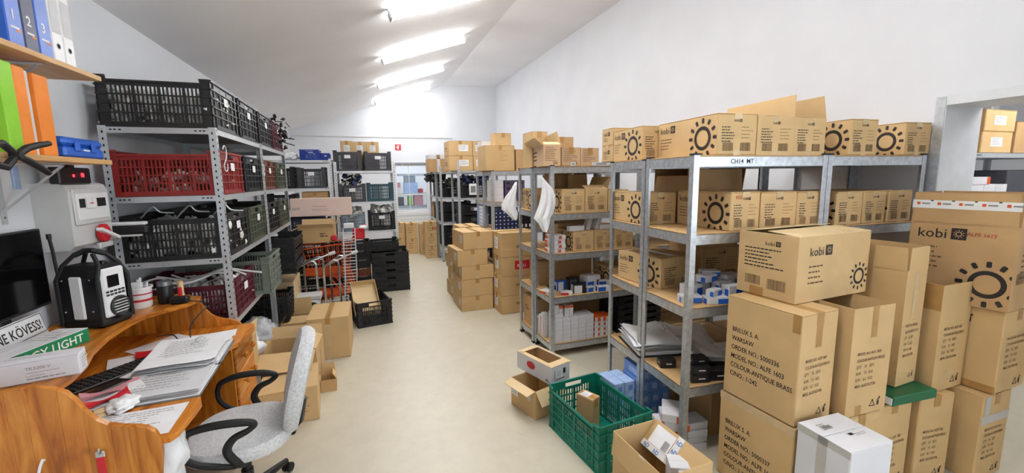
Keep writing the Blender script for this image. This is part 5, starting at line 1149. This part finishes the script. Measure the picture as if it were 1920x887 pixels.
MB().cbox((bx0+.05,ty0,.50),(bx1-.03,ty0+.02,.60),.004).build('side_plate','orange',sc_); MB().cbox((-.25,-.17,.20),(.2,.17,.24),.006).build('lower_tray','orange',sc_)
wires('frame_tube', [[(bx1-.04,s_,.44),(.12,s_,.24),(-.26,s_,.14)] for s_ in (-.19,.19)]+[[(bx1-.04,s_,.44),(.26,s_,.11)] for s_ in (-.19,.19)]+[[(bx1,s_,.90),(bx1+.16,s_,1.06)] for s_ in (-.19,.19)]+[[(-.05,s_,.46),(.14,s_,.16)] for s_ in (-.17,.17)], .011,'orange')
MB().tube([(bx1+.14,-.22,1.05),(bx1+.17,-.1,1.075),(bx1+.17,.1,1.075),(bx1+.14,.22,1.05)],.026,10).build('handle','red',sc_); MB().cbox((bx1+.02,-.20,.93),(bx1+.17,-.05,1.07),.02).build('coin_lock','red',sc_); MB().cbox((bx1+.10,-.225,1.06),(bx1+.20,-.12,1.11),.02).build('handle_cap','white_plastic',sc_)
MB().cbox((.0,-.205,.93),(.07,-.12,1.0),.015).build('child_seat_clip','red',sc_)
for (px,py) in ((-.25,-.17),(-.25,.17),(.25,-.18),(.25,.18)): MB().lathe([(.05,-.014),(.055,0),(.05,.014)],14,Matrix.Rotation(PI/2,3,'X'),(px,py,.055)).build('wheel','rubber',sc_)
ws = thing('wire_stand','tall narrow chrome wire stand with many rungs','wire stand',(-.205,5.66,0))
for sx in (-.07,.07):
    for sy in (-.05,.05): MB().tube([(sx-.03,sy,.10),(sx,sy,.5),(sx+.01,sy,1.10)],.006,6).build('upright','steel_white',ws)
for i in range(24): MB().tube([(-.075-.03*(1-i/24),-.055,.13+.04*i),(.075-.03*(1-i/24),-.055,.13+.04*i)],.005,5).build('rung','steel_white',ws)
MB().cbox((-.10,-.06,.10),(.05,.06,.13),.004).build('base','chrome',ws); MB().cbox((-.11,-.055,0.0),(.06,.055,.10),.006).build('foot_block','steel_grey',ws)
MB().cbox((-.05,-.04,1.10),(.07,.04,1.16),.006).build('top_cap','white_plastic',ws)
carton('open brown box sitting on the orange shopping cart', -.80,5.84,.912,.42,.30,.20,-2,'card',{'front':(150,.10),'left':(205,.16),'right':(120,.14),'back':(90,.08)},[('front','lines',.25,.12,.1,2,.03,.012,'ink')],inner='card_pale')
carton('small box wedged beneath the open one on the trolley', -.795,5.47,.71,.20,.20,.11,0,'card_pale','closed') if False else None
# twin spot fixture, tub
tw = thing('twin_spotlight','white appliance with two round black rimmed lamps by the rack','lamp fixture',(-.72,5.30,0))
MB().cbox((-.17,-.09,0),(.17,.09,.33),.012).build('housing','white_plastic',tw); MB().cbox((-.17,-.09,.332),(.19,.11,.39),.01).build('lid','grey_plastic',tw); Ry = Matrix.Rotation(PI/2,3,'X')
for xx in (-.09,.09):
    l = MB().lathe([(.072,0),(.072,.014),(.055,.018),(.05,.004),(.03,.004),(.001,.01)],22,Ry,(xx,-.088,.24)).build('lamp_rim','black',tw); MB().lathe([(.032,0),(.028,.012),(.01,.016)],16,Ry,(xx,-.092,.24)).build('bulb','grey_plastic',l)
# ------------------------------------------------------------------ white racks at the rear left
slot_rack('white steel rack at the rear left holding blue crates', -1.50,7.25,1.06,.45,2.03,(.35,.80,1.25,1.58,2.01),metal='steel_white')
slot_rack('white steel rack beside the aisle at the rear left', -.41,7.25,.93,.72,1.98,(.35,.87,1.345,1.84),metal='steel_white')
crate('blue crate in front on the rear left rack top', -.88,7.28,2.011,.27,.36,.16,0,'cr_blue'); crate('lower blue crate at the right on the rear left rack top', -.60,7.36,2.011,.13,.30,.11,0,'cr_blue')
lump('plastic_bag','pale crumpled bag on the rear left rack top', (-1.03,7.45,2.07),(.10,.12,.06),'bag','bag',12,zmin=-.059)
crate('black crate with a label on the second shelf, rear left', -.94,7.27,1.581,.40,.40,.32,0,'cr_grey',card='front'); crate('black crate at the left on the second shelf, rear left', -1.40,7.27,1.581,.42,.40,.33,0,'cr_black')
carton('tan labelled box on the third shelf, rear left', -.90,7.28,1.251,.38,.38,.27,0,'card_dark','closed',[('front','sticker',.12,.10,.12,.08)])
crate('black crate on the third shelf at the left, rear left', -1.40,7.27,1.251,.42,.40,.25,0,'cr_black'); crate('black crate low on the rear left rack', -.95,7.27,.801,.42,.40,.30,0,'cr_black')
crate('grey crate on the left of the aisle side rack top', -.405,7.265,1.841,.41,.40,.32,0,'cr_grey',card='front'); crate('grey crate on the right of the aisle side rack top', .055,7.265,1.841,.405,.40,.305,0,'cr_grey',card='front')
for i in range(3): carton(('left','middle','right')[i]+' labelled carton standing behind the grey crates', -.31+.205*i,7.68 if False else 7.70-.02,1.841,.20,.018+.20,.50-.01*(i!=0),0,'card','closed',[('front','sticker',.05,.33,.095,.10)])
crate('grey labelled crate on the second shelf of the aisle side rack', -.36,7.265,1.346,.40,.40,.29,0,'cr_grey',card='front'); crate('teal crate on the second shelf of the aisle side rack', .065,7.265,1.346,.41,.40,.30,0,'cr_teal')
heap('bundled_parts','dark and silver parts heaped over the grey crate, aisle side rack', -.16,7.47,1.56,.14,.14,.20,90,('dark_stuff','pale_stuff','navy'),41,size=.04)
crate('black labelled crate on the third shelf of the aisle side rack', .06,7.265,.871,.42,.40,.31,0,'cr_black',card='front'); crate('pale blue crate on the third shelf of the aisle side rack', -.36,7.265,.871,.36,.40,.28,0,'cr_pale')
heap('bundled_parts','white tangled parts on the black labelled crate', .27,7.47,1.13,.15,.14,.12,90,('pale_stuff','steel_grey'),42,size=.045)
heap('bundled_parts','grey shiny parts piled on the pale blue crate', -.18,7.47,1.10,.13,.14,.14,80,('pale_stuff','steel_grey'),43,size=.045)
crate('black crate on the lowest shelf of the aisle side rack', .06,7.265,.351,.42,.40,.30,0,'cr_black')
# ------------------------------------------------------------------ beyond the window
rivet_rack('rack of goods seen through the back window', .35,12.25,0,1.6,.45,1.95,(.35,.95,1.30,1.85),board='paper_grey')
for i,(x,z,a,h,mt,lb) in enumerate(((.75,1.301,.28,.16,'white_plastic','white tub behind the window glass'),(.78,1.4615,.22,.14,'rose','pale pink box behind the window glass'),(1.10,1.301,.38,.30,'blue_light','blue bundle behind the window glass'),(1.12,1.6015,.30,.22,'cr_pale','grey blue box high behind the window glass'),(.50,.951,.22,.26,'cr_char','dark box low behind the window glass'),(.80,.951,.28,.24,'cr_grey','grey sack like box low behind the window glass'),(1.20,.951,.10,.26,'lime','green bottle box behind the window glass'),(1.36,.951,.25,.30,'rose','pink carton low behind the window glass'),(1.5,1.301,.12,.12,'red','red tin behind the window glass'))):
    carton(lb,x,12.28,z,a,.30,h,0,mt,'closed',tape=None,name='stored_box',cat='box')
# ------------------------------------------------------------------ storeroom beyond the doorway
slot_rack('grey steel rack in the storeroom beyond the doorway', 4.40,1.92,1.25,.45,2.3,(.4,.9,1.40,1.835),metal='steel_grey')
for i in range(2): carton(('lower','upper')[i]+' labelled carton on the storeroom rack', 4.53+.015*i,1.94,1.8355+.166*i,.42,.40,.165,0,'card','closed',[('front','sticker',.12,.05,.16,.07)])
carton('narrow brown carton at the left of the storeroom rack', 4.42,1.97,1.8355,.10,.40,.26,0,'card_dark')
carton('flat carton on the right of the storeroom rack', 5.0,1.94,1.8355,.4,.40,.25,0,'card_dark')
for k in range(3):
    for i in range(3): pack('storeroom_pack',('bottom','middle','top')[k]+' row, '+('left','middle','right')[i]+' white pack on the storeroom shelf', 4.46+.165*i,1.93,1.4005+.0625*k,.16,.25,.062,0,'card_white','paper_grey','small box',None,(.1,.3,.6,.7))
pack('storeroom_pack','white and orange pack under the storeroom cartons', 4.46,1.93,1.4005+.1885,.24,.25,.06,0,'card_white','orange','small box',None,(.8,0,1,1))
carton('dark grey box under the storeroom cartons', 4.98,1.95,1.4005,.3,.35,.30,0,'cr_grey',tape=None)
